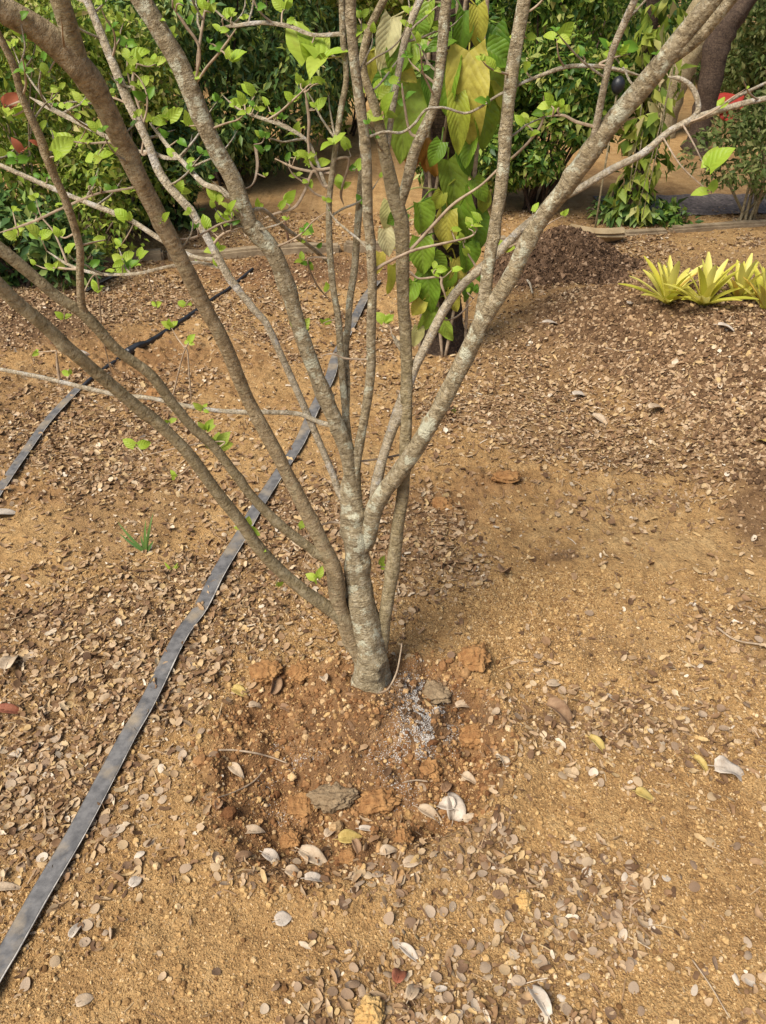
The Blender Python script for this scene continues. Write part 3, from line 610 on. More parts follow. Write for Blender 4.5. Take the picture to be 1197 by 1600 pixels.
tw = [
 ('t1', [(575, 214, 6), (600, 206, 5), (627, 207, 5), (647, 194, 5), (665, 172, 5), (688, 168, 5), (701, 170, 5), (727, 177, 5), (750, 168, 5), (775, 151, 5), (797, 140, 6), (820, 128, 6), (847, 117, 7), (875, 107, 8), (897, 103, 8), (937, 104, 8), (970, 110, 7), (1000, 118, 7)], 'D3'),
 ('t2', [(631, 400, 6), (651, 380, 6), (684, 344, 6), (711, 317, 6), (751, 290, 5), (778, 265, 5), (800, 247, 5), (824, 224, 5), (845, 196, 5), (850, 170, 4), (849, 150, 3)], 'K'),
 ('t3', [(588, 420, 7), (605, 410, 6), (647, 391, 6), (690, 381, 5), (734, 370, 4), (747, 357, 3)], 'D3'),
 ('t4', [(640, 425, 5), (655, 435, 4), (687, 433, 5), (690, 445, 5), (698, 468, 5)], 'K'),
 ('t5', [(509, 290, 7), (497, 257, 7), (480, 220, 7), (443, 197, 7), (400, 182, 6), (383, 176, 5)], 'D1'),
 ('t6', [(490, 262, 5), (482, 225, 5), (483, 190, 6), (480, 165, 6), (477, 145, 5)], 'D1'),
 ('t7', [(505, 290, 5), (490, 267, 5), (477, 297, 5), (460, 324, 5), (430, 334, 5), (407, 344, 4)], 'D1'),
 ('t8', [(500, 55, 8), (480, 52, 8), (455, 42, 8), (420, 36, 8), (390, 37, 8), (371, 40, 7), (338, 43, 5)], 'D1'),
 ('t9', [(304, 135, 4), (321, 108, 5), (347, 77, 5), (369, 45, 5)], 'C'),
 ('t10', [(308, 128, 5), (309, 90, 5), (315, 50, 5), (320, 18, 5), (328, -5, 4)], 'C'),
 ('t11', [(300, 150, 5), (312, 80, 5), (290, 40, 6), (270, 12, 5)], 'C'),
 ('t12', [(215, 292, 5), (180, 298, 5), (150, 303, 4), (100, 324, 5), (50, 347, 5), (-5, 365, 4)], 'L1'),
 ('t13', [(222, 240, 5), (225, 200, 5), (208, 130, 6), (215, 100, 5)], 'B1'),
 ('t14', [(150, 430, 3), (160, 520, 3), (178, 600, 2)], 'A2'),
 ('t15', [(290, 545, 3), (296, 590, 3), (299, 625, 3)], 'H1'),
 ('t16', [(93, 592, 5), (90, 570, 5), (88, 548, 4)], 'H1'),
 ('t17', [(482, 405, 4), (492, 440, 4), (515, 470, 4)], 'D1'),
 ('t18', [(393, 290, 3), (402, 265, 6), (401, 240, 6), (397, 226, 5)], 'C'),
 ('t19', [(490, 268, 5), (460, 262, 5), (430, 248, 5)], 'D1'),
 ('t20', [(545, 250, 5), (533, 300, 5), (537, 320, 4)], 'D1'),
 ('t21', [(570, 720, 4), (610, 714, 4), (640, 706, 4), (668, 690, 3), (682, 672, 2)], 'D3'),
 ('t22', [(540, 560, 4), (520, 553, 4), (500, 556, 3)], 'D3'),
 ('t23', [(700, 500, 3), (720, 490, 3), (745, 460, 2)], 'Fq'),
 ('t24', [(545, 820, 4), (520, 816, 4), (500, 822, 4), (480, 838, 4), (450, 838, 3)], 'trunk'),
 ('t25', [(640, 205, 5), (630, 150, 5), (628, 130, 5)], 'K2'),
 ('t26', [(900, 190, 6), (880, 180, 5), (855, 182, 4)], 'G'),
 ('t27', [(350, 690, 3), (300, 695, 3), (225, 712, 3)], 'A2'),
 ('t28', [(258, 372, 4), (300, 372, 4), (345, 350, 4), (382, 340, 3)], 'L1'),
 ('t29', [(335, 380, 5), (350, 365, 5), (378, 355, 4)], 'B1'),
 ('t30', [(937, 100, 5), (960, 90, 4), (985, 84, 3)], 'G'),
]
TWP = {}
for k, pts, par in tw:
    d, kk, Yp, r = near(pts[0][0], pts[0][1], [par])
    branch(k, pts, (0, Yp + rnd.uniform(-.03, .12)), par, 'twig' if k not in ('t1', 't8', 't5') else 'barkpale', 'twig', under=BR[par]['o'], knob=.12)
    BR[k]['twig'] = True; BR[k]['par'] = par

def cluster(px, py, size, n, mat='leaf', mode='up', key=None, twig=True, dy=0.0):
    """n leaves about size px long growing from one bud; a thin twig ties them to the nearest branch"""
    b = near_pt(px, py, key); Yc = b[2] + dy
    P = atY(px, py, Yc); par = BR[BR[b[1]].get('par', b[1])]['o']
    if twig and b[0] > 10:
        a = atY(b[4], b[5], b[2]); m = (a + P) / 2 + Vector((rnd.uniform(-.006, .006), rnd.uniform(-.006, .006), rnd.uniform(-.004, .006)))
        pts = catmull([a, m, P], 5); V, Fc, U = tube(pts, np.linspace(.0017, .0009, len(pts)), 6, .15, 3)
        mesh('twig', V, Fc, M['twig'], par, base, True, U)
    mb = MB(); sz = size * (.86 if size < 45 else 1) * depth(P) / F; a0 = rnd.uniform(0, 6)
    for i in range(n):
        a = a0 + i * 2.4 + rnd.uniform(-.4, .4); L = sz * rnd.uniform(.6, 1.15)
        d = Vector((math.cos(a), math.sin(a) * .55, rnd.uniform(-.1, 1.5)))
        nn = Vector((rnd.uniform(-.6, .6), rnd.uniform(-1.6, -.2), rnd.uniform(.2, 1)))
        V, Fc = leaf_grid(L, L * rnd.uniform(.62, .82), rnd.uniform(.2, .6), rnd.uniform(.15, .45), .03, .7, 6, 4, rnd.randint(0, 999))
        st = P + d.normalized() * L * .18
        mb.add(place(V, st, d, nn), Fc, leaf_uv(6, 4))
        ptp = [P, P.lerp(st, .5), st]; V, Fc, U = tube(ptp, [.0011, .001, .0009], 5, 0, 0, False); mb.add(V, Fc, U)
    mb.build('leaf_cluster', M[mat], par, base)
CL = [(205, 92, 34, 3), (243, 100, 30, 3), (235, 190, 26, 3), (262, 188, 28, 4), (295, 197, 22, 3), (398, 150, 28, 2), (380, 165, 24, 3), (85, 245, 46, 2), (118, 230, 40, 2), (62, 370, 30, 5), (20, 180, 42, 3), (148, 250, 30, 3),
      (470, 515, 26, 4), (505, 505, 16, 2), (602, 505, 26, 4), (318, 640, 18, 3), (340, 697, 28, 6), (322, 672, 22, 4), (213, 698, 22, 2), (275, 745, 16, 2), (385, 825, 24, 3), (400, 858, 18, 2), (494, 905, 26, 3), (468, 825, 16, 2),
      (628, 465, 32, 2), (788, 388, 30, 4), (100, 497, 18, 3), (60, 550, 12, 2), (110, 585, 16, 2), (245, 478, 14, 2), (290, 478, 18, 2), (268, 512, 20, 3), (295, 535, 18, 3), (343, 415, 26, 1), (446, 318, 32, 2),
      (462, 210, 26, 3), (340, 315, 24, 4), (200, 345, 26, 3), (165, 375, 18, 2), (280, 300, 22, 3), (712, 645, 20, 1), (595, 885, 26, 2), (130, 320, 22, 2), (28, 370, 20, 3), (480, 245, 22, 3),
      (360, 95, 26, 4), (330, 20, 26, 3), (265, 60, 24, 2), (40, 60, 30, 3), (120, 20, 24, 2), (520, 225, 24, 3), (545, 235, 22, 2), (600, 180, 38, 3), (588, 150, 34, 3), (170, 150, 18, 2), (75, 115, 20, 2), (415, 275, 10, 2),
      (870, 60, 34, 3), (822, 60, 34, 2), (188, 385, 16, 3), (255, 345, 18, 2), (20, 330, 22, 2), (95, 370, 18, 2), (445, 15, 28, 3), (265, 660, 14, 2), (505, 130, 20, 2), (432, 915, 14, 2), (820, 195, 26, 3), (470, 130, 20, 2)]
for c in CL: cluster(*c, dy=rnd.uniform(-.02, .05))
cluster(488, 100, 62, 4); cluster(505, 92, 52, 3)
cluster(205, 300, 26, 3); cluster(300, 120, 20, 2)
for k, b in list(BR.items()):
    if b.get('twig') or k in ('Cl', 'Cm', 'N1', 'N2', 'N3', 'H1', 'B1', 'A2b'):
        S_ = b['s']
        for _ in range(2 if len(S_) < 25 else 4):
            q = S_[int(len(S_) * rnd.uniform(.45, .98))]
            if q[1] < 470: cluster(q[0] + rnd.uniform(-16, 16), q[1] - rnd.uniform(4, 22), rnd.uniform(11, 27), rnd.choice([1, 1, 2, 3]), rnd.choice(['leaf', 'leaf', 'leafdark']), key=[k])
# fine crossing twigs
BUD = []
def fine_twig(k, i):
    S_ = BR[k]['s']; q = S_[min(len(S_) - 2, int(len(S_) * rnd.uniform(.4, 1)))]
    if q[1] > 430 or not -20 < q[0] < 1215: return
    side = rnd.choice([-1, 1]); a = rnd.uniform(.5, 1.5) * side; L = rnd.uniform(35, 120); p = [(q[0], q[1], 4.5)]
    for j in range(4):
        a += rnd.uniform(-.35, .35) - .12 * side; p.append((p[-1][0] + math.sin(a) * L / 4, p[-1][1] - math.cos(a) * L / 4, 4.2 - .7 * j))
    key = 'f%s%d' % (k, i); yb = q[2]; par = BR[k].get('par', k)
    branch(key, p, (yb, yb + rnd.uniform(-.08, .1)), None, rnd.choice(['twig', 'barkpale', 'barkpale']), 'twig', under=BR[par]['o'], knob=.15)
    BR[key]['twig'] = True; BR[key]['par'] = par
    for t in (.55, 1.0):
        if rnd.random() < .7: BUD.append((key, t))
for k, cnt in (('L1', 4), ('A2', 3), ('A2b', 5), ('A3', 2), ('C', 6), ('B1', 8), ('D1', 5), ('D3', 4), ('K', 3), ('K2', 4), ('K3', 2), ('E', 4), ('E2', 4), ('Fq', 3), ('G', 3), ('N1', 6), ('N2', 4), ('Cl', 3), ('Cm', 5), ('t8', 3), ('t5', 3), ('t10', 3), ('t13', 3)):
    for i in range(int(cnt * 1.5)): fine_twig(k, i)
for key, t in BUD:
    S_ = BR[key]['s']; q = S_[min(len(S_) - 1, int(len(S_) * t))]
    cluster(q[0], q[1], rnd.uniform(10, 22), rnd.choice([1, 2, 2, 3]), rnd.choice(['leaf', 'leaf', 'leafdark']), key=[key], twig=False)
for px, py, sz, n_ in [(8, 168, 34, 2), (36, 238, 28, 2), (60, 228, 20, 1)]: cluster(px, py, sz, n_, 'redleaf')
# two large soft leaves hanging in front at the right edge
cluster(1104, 268, 46, 2, key=['Fq'], dy=-.25); cluster(1108, 300, 34, 2, key=['Fq'], dy=-.22)
# pale shoot curling up at the foot of the trunk
V, Fc, U = tube(catmull([atY(592, 1083, Y0 - .07), atY(607, 1076, Y0 - .09), atY(620, 1050, Y0 - .08), atY(626, 1020, Y0 - .03), atY(628, 1005, Y0)], 6), np.linspace(.0028, .0014, 25), 6, .1, 2)
mesh('root_shoot', V, Fc, M['twig'], TREE, base, True, U)

# ------------------------------------------------------------------ irrigation hoses
def hose(name, pts, label, w=.041, seg=None):
    G = [g(*p, .004) for p in pts]
    root = empty(name, G[0]); tag(root, label, 'irrigation hose')
    C = [Vector(c) for c in catmull(G, 8)]
    zz = np.array([hz(c.x, c.y) for c in C]); k = np.ones(25) / 25; zs = np.convolve(np.pad(zz, 12, 'edge'), k, 'valid') + .002
    V = []; Fc = []; nl = 10
    for i, c in enumerate(C):
        t = (C[min(i + 1, len(C) - 1)] - C[max(i - 1, 0)]); t.z = 0; t.normalize(); s = Vector((t.y, -t.x, 0))
        roll = .05 * math.sin(i * .13) + .04
        for j in range(nl):
            a = 2 * math.pi * j / nl
            x = math.cos(a) * w / 2; z = .0032 * math.sin(a) * (abs(math.sin(a)) ** .3) + (.0016 if abs(math.cos(a)) > .75 else 0)
            V.append(Vector((c.x, c.y, zs[i] + .0095 + x * roll)) + s * x + Vector((0, 0, z)))
    for i in range(len(C) - 1):
        for j in range(nl): Fc.append((i * nl + j, i * nl + (j + 1) % nl, (i + 1) * nl + (j + 1) % nl, (i + 1) * nl + j))
    Fc.append(tuple(range(nl))[::-1]); Fc.append(tuple(range((len(C) - 1) * nl, len(C) * nl)))
    mesh('flat_hose', V, Fc, M['tape'], root, G[0], True)
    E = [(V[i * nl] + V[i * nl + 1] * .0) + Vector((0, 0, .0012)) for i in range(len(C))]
    Ve, Fe, Ue = tube(E, np.full(len(E), .0013), 6, .3, 4); mesh('hose_edge_highlight', Ve, Fe, M['hoseglint'], root, G[0], True, Ue)  # thin pale tube: the edge highlight put into colour and shape
    return root, G[0]
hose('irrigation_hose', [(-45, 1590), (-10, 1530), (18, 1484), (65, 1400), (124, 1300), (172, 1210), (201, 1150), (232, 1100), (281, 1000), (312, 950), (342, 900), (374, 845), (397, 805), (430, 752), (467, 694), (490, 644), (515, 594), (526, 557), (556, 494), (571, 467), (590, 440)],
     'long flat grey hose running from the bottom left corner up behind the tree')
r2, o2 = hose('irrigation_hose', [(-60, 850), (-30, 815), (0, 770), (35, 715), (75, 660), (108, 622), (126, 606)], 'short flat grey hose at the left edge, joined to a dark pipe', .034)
def gtube(pts, r, mat, name, parent=None, org=None, up=.006, knob=.05, sides=10):
    C = catmull([g(*p, up) for p in pts], 7); n_ = len(C)
    rr = np.interp(np.linspace(0, 1, n_), np.linspace(0, 1, len(r)), r)
    V, Fc, U = tube(C, rr, sides, knob, 5); return mesh(name, V, Fc, M[mat], parent, org, True, U)
gtube([(124, 608), (142, 592), (165, 575), (205, 547), (235, 533), (262, 516), (300, 490), (334, 466), (356, 452), (395, 420)], [.007, .008, .009, .012, .012, .009, .008, .008], 'black', 'dark_pipe', r2, o2, .008)
gtube([(199, 550), (213, 542), (226, 537)], [.017, .018, .014], 'black', 'pipe_coupling', r2, o2, .012)
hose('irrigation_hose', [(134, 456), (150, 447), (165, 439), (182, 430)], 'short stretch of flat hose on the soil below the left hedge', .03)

# ------------------------------------------------------------------ dry leaves, clods, sticks lying on the ground
def ground_leaf(px, py, lpx, ang, mat, label, wr=.5, curl=.5, fold=.5, lift=.004, tilt=(0, 0), cat='dry leaf', name='fallen_leaf', wave=.05, group=None):
    P = g(px, py); L = lpx * depth(P) / F
    a = R(ang); d = Vector((math.cos(a), math.sin(a), tilt[0])); nn = Vector((tilt[1], 0, 1))
    V, Fc = leaf_grid(L, L * wr, curl, fold, wave, 0, 9, 6, int(px * 7 + py))
    V = [(v[0], v[1] - L * .5, v[2]) for v in V]
    W = place(V, (0, 0, 0), d, nn)
    off = max(hz(P.x + w.x, P.y + w.y) - P.z - w.z for w in W); lo = min(hz(P.x + w.x, P.y + w.y) - P.z - w.z for w in W)
    dz = lo + (off - lo) * .55 + lift
    W = [w + Vector((0, 0, dz)) for w in W]
    mb = MB(); mb.add(W, Fc)
    c0 = (Vector(W[3])); dd = d.normalized()
    Vt, Ft, Ut = tube([c0 - dd * L * .16, c0 - dd * L * .06, c0 + dd * L * .25], [.0008, .0009, .0007], 5, 0); mb.add(Vt, Ft, Ut)
    o = mb.build(name, M[mat]); o.location = P
    so = o.modifiers.new('thickness', 'SOLIDIFY'); so.thickness = .0006
    tag(o, label, cat, group); return o
GL = [
 (712, 1262, 62, 75, 'pale', 'pale curled dry leaf standing up at the right side of the planting basin', .5, 1.1, .8, .012, (.9, .3)),
 (690, 1262, 42, 150, 'pale', 'whitish cupped dry leaf beside the upright curled one in the basin', .6, .7, .7),
 (676, 1274, 48, -25, 'tan', 'tan dry leaf lying below the two whitish ones in the basin', .38, .5, .6),
 (552, 1312, 46, 10, 'yellow', 'yellow fallen leaf at the lower edge of the planting basin', .5, .4, .5),
 (377, 1083, 30, -20, 'yellow', 'small bright yellow leaf left of the tree foot', .6, .5, .5),
 (434, 1068, 50, 70, 'brown', 'folded brown leaf standing on edge left of the trunk', .35, .6, 1.2, .012, (.5, .8)),
 (495, 1342, 60, -25, 'tan', 'long tan leaf at the bottom rim of the planting basin', .42, .4, .5),
 (497, 1376, 40, 5, 'pale', 'pale boat-shaped leaf just below the basin rim', .36, .7, .9),
 (577, 1296, 32, 0, 'pale', 'narrow pale leaf just above the yellow leaf in the basin', .3, .4, .7),
 (648, 1347, 38, 20, 'tan', 'flat tan leaf at the lower right rim of the basin', .5, .3, .3),
 (745, 1272, 42, 12, 'tan', 'tan leaf at the right inner rim of the basin', .4, .5, .6),
 (785, 1185, 40, 95, 'tan', 'curled tan leaf leaning on the basin rim at the right', .4, 1.0, .8, .008, (.3, .4)),
 (884, 1130, 70, -30, 'brown', 'large curled brown leaf right of the planting basin', .4, .9, .9, .008),
 (938, 1173, 44, -40, 'yellow', 'yellow-brown curled leaf below the large brown one', .35, .8, .8),
 (1145, 1212, 64, -10, 'pale', 'crumpled pale grey leaf near the right edge of the foreground', .5, .6, .5, .006, (0, 0), 'dry leaf', 'fallen_leaf', .16),
 (1100, 1205, 44, -45, 'yellow', 'small yellowish curl of leaf left of the crumpled pale leaf', .3, .9, .9),
 (835, 1556, 78, 110, 'pale', 'long pale twisted leaf near the bottom edge', .28, .7, .9, .006),
 (643, 1495, 42, -35, 'pale', 'pale pod-shaped leaf above the rust-red leaf', .36, .5, .9),
 (626, 1522, 40, 70, 'rust', 'rust-red curled leaf near the bottom centre', .55, .9, .8, .006),
 (648, 1548, 42, 60, 'tan', 'folded tan leaf just below the rust-red leaf', .45, .8, .9, .006),
 (19, 1035, 56, 100, 'tan', 'broad tan leaf near the left edge, level with the tree foot', .5, .6, .4, .006),
 (10, 805, 44, 30, 'pale', 'pale leaf at the left edge close to the short hose', .45, .4, .4),
 (16, 1390, 50, 8, 'tan', 'long tan leaf at the left edge beside the long hose', .28, .4, .5),
 (22, 1115, 48, 10, 'rust', 'reddish brown leaf at the left edge', .4, .6, .6),
 (445, 1437, 30, 20, 'pale', 'round whitish leaf in the lower foreground, brightest there', .8, .3, .2),
 (790, 895, 42, 60, 'brown', 'curled brown leaf on the slope right of the stems', .5, 1.2, .9, .008),
 (1190, 690, 32, 120, 'yellow', 'pale yellow leaf at the right edge on the mulched bank', .6, .6, .4),
 (908, 620, 30, 15, 'pale', 'pale grey leaf on the foot of the mulched bank', .5, .4, .4),
 (940, 660, 36, -40, 'tan', 'pale tan leaf on the mulched bank', .45, .5, .5),
 (1030, 640, 44, 25, 'tan', 'tan leaf half way up the mulched bank', .35, .6, .6),
 (1140, 520, 40, -15, 'pale', 'narrow pale leaf on top of the bank in front of the yellow plants', .3, .6, .6),
 (865, 508, 38, 12, 'pale', 'narrow pale leaf on soil in front of the dark heap', .25, .4, .5),
 (985, 478, 14, 30, 'pale', 'tiny white scrap of leaf left of the first yellow plant', .8, .2, .2),
 (1010, 1247, 36, -20, 'yellow', 'yellowish flat leaf above the bottom right corner', .5, .5, .4),
 (215, 1378, 26, 60, 'pale', 'small pale leaf in the bare soil right of the long hose', .7, .4, .3),
 (122, 1452, 34, 75, 'pale', 'narrow whitish leaf right of the long hose, near the bottom', .4, .5, .7),
 (135, 1562, 30, 30, 'tan', 'rounded pink-tan leaf near the bottom left corner', .65, .4, .3),
 (868, 1070, 30, 20, 'tan', 'flat tan leaf above the large curled brown leaf', .5, .4, .3),
 (130, 556, 40, 20, 'pale', 'pale leaf beside the dark pipe in the left background', .35, .5, .5),
]
for q in GL: ground_leaf(*q)
for (px, py, lp, an, mt) in [(405, 1105, 30, 20, 'tan'), (372, 1210, 34, -40, 'tan'), (345, 1255, 30, 80, 'brown'), (400, 1300, 36, 10, 'tan'), (430, 1345, 40, -20, 'pale'), (520, 1300, 32, 50, 'tan'), (560, 1330, 30, -60, 'brown'),
                             (610, 1335, 34, 15, 'tan'), (700, 1230, 34, 60, 'brown'), (735, 1225, 30, -30, 'tan'), (765, 1165, 36, 100, 'brown'), (728, 1105, 34, 15, 'tan'), (505, 1060, 30, 110, 'tan'), (450, 1110, 26, -20, 'brown'), (385, 1340, 34, 30, 'brown'), (465, 1368, 38, -10, 'tan')]:
    ground_leaf(px, py, lp, an, mt, 'dry tan or brown leaf lying among crumbs in the planting basin', .45, .8, .7, .006, (rnd.uniform(-.1, .4), rnd.uniform(-.4, .4)), 'dry leaf', 'fallen_leaf', .08, 'dry leaves in the planting basin')
def clod(px, py, wpx, hpx, mat, label, sq=.6, name='soil_clod', seed=0, ang=0):
    P = g(px, py); k = depth(P) / F; V, Fc = ico(5, 1, 0)
    A = np.array(V); tri = lambda f_, o_, s_: (fbm(A[:, 0] * f_ + 9, A[:, 1] * f_ + 5, o_, s_, .6) + fbm(A[:, 1] * f_ + 3, A[:, 2] * f_ + 7, o_, s_ + 7, .6) + fbm(A[:, 2] * f_ + 1, A[:, 0] * f_ + 4, o_, s_ + 13, .6)) / 3 - .5
    n_ = 1.5 * tri(1.5, 3, seed) + 1.0 * tri(4.5, 3, seed + 3) + .45 * tri(13, 2, seed + 5)
    A = A * (1 + n_)[:, None]; x, y = A[:, 0] * wpx / 2 * k, A[:, 1] * hpx / 2 * k * 1.2; ca, sa = math.cos(R(ang)), math.sin(R(ang))
    out = np.stack([x * ca - y * sa, x * sa + y * ca, A[:, 2] * hpx / 2 * k * sq], -1)
    o = mesh(name, out, Fc, M[mat]); o.location = P + Vector((0, 0, hpx * .03 * k)); tag(o, label, 'clod'); return o
CLD = [(518, 1246, 78, 40, 'greyclod', 'long grey-brown clod in the middle of the planting basin', .7, 4),
 (592, 1252, 66, 36, 'orange', 'orange clod beside the long grey-brown one in the basin', .7, 12),
 (578, 1590, 52, 48, 'ochre', 'big ochre clod at the bottom edge of the photo', .8, -6),
 (742, 1032, 56, 44, 'orange', 'orange clod behind the trunk on the right, above the basin', .8, 0),
 (470, 1262, 46, 36, 'orange', 'orange clod left of the long grey-brown clod', .7, 0),
 (672, 1205, 40, 34, 'orange', 'orange clod on the right side of the basin, above the white leaves', .8, 30),
 (742, 1150, 56, 40, 'orange', 'rounded orange clod at the upper right rim of the basin', .7, 0),
 (628, 1312, 34, 32, 'orange', 'small orange clod right of the yellow leaf in the basin', .9, 0),
 (455, 1312, 34, 28, 'orange', 'small orange clod left of the yellow leaf in the basin', .9, 0),
 (545, 1342, 34, 28, 'orange', 'orange clod at the lower rim below the yellow leaf', .8, 0),
 (672, 1085, 70, 40, 'greyclod', 'dark grey-brown clod touching the white granules right of the trunk', .5, 10),
 (418, 1050, 52, 40, 'orange', 'red-brown clod behind the folded brown leaf', .6, 0),
 (470, 1050, 40, 34, 'orange', 'red-brown clod closest to the trunk on its left', .6, 0),
 (792, 746, 46, 22, 'orange', 'orange clod on the open slope right of the stems', .8, 0),
 (690, 790, 40, 24, 'orange', 'orange clod right behind the thick right stem', .8, 0),
 (818, 1408, 34, 28, 'ochre', 'small ochre clod in the lower right foreground', .8, 0),
 (240, 620, 40, 22, 'orange', 'orange clod between the two left stems in the background', .7, 0)]
for i, (px, py, w, h, m, lb, sq, an) in enumerate(CLD): clod(px, py, w * .86, h * .9, m, lb, sq * 1.15, seed=i * 3 + 1, ang=an)
def stick(pts, r, mat, label, name='dry_stick', up=.006):
    o0 = g(*pts[0]); o = gtube(pts, r, mat, name, None, o0, up, .1, 6); tag(o, label, 'stick'); return o
stick([(342, 1172), (365, 1172), (395, 1176), (420, 1182), (448, 1192)], [.0022, .0024, .0015], 'twig', 'pale bent stick on the left side of the planting basin', up=.012)
stick([(415, 1200), (395, 1222), (365, 1238), (340, 1246)], [.0014, .002, .0012], 'twig', 'thin brown stick below the pale bent one', up=.008)
stick([(632, 1222), (650, 1219), (668, 1221)], [.002, .0018], 'twig', 'short pale stick in the basin between the trunk and the white leaves', up=.01)
stick([(1082, 1500), (1110, 1540), (1140, 1590)], [.0014, .0012], 'twig', 'thin straight stick in the bottom right corner')
stick([(812, 432), (826, 440), (832, 458)], [.005, .006, .004], 'barkpale', 'pale curved stick leaning on the foot of the dark heap', up=.02)
stick([(935, 540), (970, 548), (1005, 543)], [.003, .002], 'twig', 'thin stick lying on the crest of the mulched bank')
stick([(15, 625), (35, 608), (48, 598)], [.0015, .001], 'rustrod', 'thin dark stick at the left edge under the pale side branch')
stick([(1120, 980), (1150, 1000), (1197, 1008)], [.003, .002, .0025], 'twig', 'brown stick at the right edge half way up')

# grass tuft
def tuft(px, py, hpx, blades, label, mat='grass', w=.005, name='grass_tuft'):
    P = g(px, py); k = depth(P) / F; mb = MB()
    for (dx, hh) in blades:
        L = hpx * hh * k * 1.15; d = Vector((dx, rnd.uniform(-.15, .15), 1)); nn = Vector((rnd.uniform(-.3, .3), -1, .3))
        V, Fc = leaf_grid(L, w * 2, .35, .3, 0, 0, 7, 2, rnd.randint(0, 99)); mb.add(place(V, (0, 0, -.004), d, nn), Fc)
    o = mb.build(name, M[mat]); o.location = P; tag(o, label, 'grass'); return o
tuft(228, 862, 58, [(-.75, 1), (.22, 1), (.1, .9), (-1.3, .8), (-.15, .45), (.6, .4)], 'small dark green grass tuft alone on the soil left of the long hose', w=.0045)
tuft(268, 890, 16, [(-.6, 1), (.8, 1), (1.4, .8)], 'tiny light green seedling between the grass tuft and the long hose', 'leaf', .004, 'seedling')

# ------------------------------------------------------------------ bromeliads on the bank
def brom(px, py, hpx, label, n=16, lean=0, seed=0):
    r = random.Random(seed); P = g(px, py); k = depth(P) / F; root = empty('bromeliad', P)
    tag(root, label, 'bromeliad', 'yellow bromeliads on the bank')
    for nm, cnt, lo, hi in (('outer_leaves', n - 6, .45, 1.05), ('inner_leaves', 8, .05, .42)):
        mb = MB()
        for i in range(cnt):
            a = i * 2.399 + r.uniform(-.3, .3) + seed; t = r.uniform(lo, hi)
            d = Vector((math.cos(a) * math.sin(t) + lean, math.sin(a) * math.sin(t), math.cos(t)))
            L = hpx * k * r.uniform(.7, 1.0)
            V = []; Fc = []; nl = 8; w = L * .07 * r.uniform(.85, 1.2)
            for q in range(nl + 1):
                s_ = q / nl; ww = w * (1.35 - .5 * s_) * (1 if s_ < .8 else max(.1, (1 - s_) / .2) ** .55); a2 = s_ * r.uniform(.35, .6)
                for j in (-1, 0, 1): V.append((j * ww, L * s_, abs(j) * ww * .5 - L * .18 * s_ ** 2.2))
            for q in range(nl):
                for j in range(2): b = q * 3 + j; Fc.append((b, b + 1, b + 4, b + 3))
            mb.add(place(V, Vector((d.x, d.y, 0)) * .012, d, Vector((0, 0, 1)) - d * .2), Fc)
        mb.build(nm, M['brom'], root)
    return root
brom(1042, 474, 82, 'leftmost of the yellow-green bromeliads, leaning left', 20, -.12, 1)
brom(1098, 477, 78, 'fullest yellow-green bromeliad, second from the left on the bank', 23, 0, 2)
brom(1152, 468, 74, 'yellow-green bromeliad set slightly behind, third from the left', 18, .05, 5)
brom(1194, 482, 76, 'yellow-green bromeliad cut by the right edge of the photo', 20, 0, 4)

# ------------------------------------------------------------------ dark heap, stone slab, edging, gravel, stake
def heap():
    c = (.98, 4.22); V = []; Fc = []; n1, n2 = 60, 140
    z0 = hz(*c)
    def top(t, a):
        rr = t * (1 + .14 * np.sin(2 * a + 1) + .08 * np.sin(5 * a) + .2 * (vn(a * 3, t * 0 + 1, 5) - .5))
        x = c[0] + .41 * rr * np.cos(a); y = c[1] + .33 * rr * np.sin(a); h0 = H(x, y)
        z = .235 * (1 - ss(t)) ** .9 * (1 + .5 * (fbm(x * 6, y * 6, 3, 15) - .5)) + .06 * (fbm(x * 22, y * 22, 3, 16) - .45) * (1 - t) ** .3
        z = h0 * t + z0 * (1 - t) + z
        return np.stack([x, y, np.where(t > .97, h0 - .012, z)], -1)
    tt, aa = np.meshgrid(np.linspace(0, 1, n1 + 1), 2 * np.pi * np.arange(n2) / n2, indexing='ij'); V = top(tt.ravel(), aa.ravel())
    for i in range(n1):
        for j in range(n2): Fc.append((i * n2 + j, (i + 1) * n2 + j, (i + 1) * n2 + (j + 1) % n2, i * n2 + (j + 1) % n2))
    o = mesh('soil_heap', V, Fc, M['heap'], None, (c[0], c[1], z0)); tag(o, 'dark brown heap of loose soil behind the right stems', 'heap')
    m_ = 9000; P = top(rng.random(m_) ** .5 * .98, rng.uniform(0, 6.28, m_)); sz_ = rng.uniform(.003, .011, m_) * np.where(rng.random(m_) < .1, 2, 1)
    tv, tf = octa(2); v, f = scatter(tv, tf, P, frames(rand_dirs(m_), rand_dirs(m_)), sz_[:, None] * rng.uniform(.6, 1.2, (m_, 3)))
    q = mesh('loose_crumbs', v, f, M['heapcrumb'], o, (c[0], c[1], z0), smooth=False); q['kind'] = 'stuff'
heap()
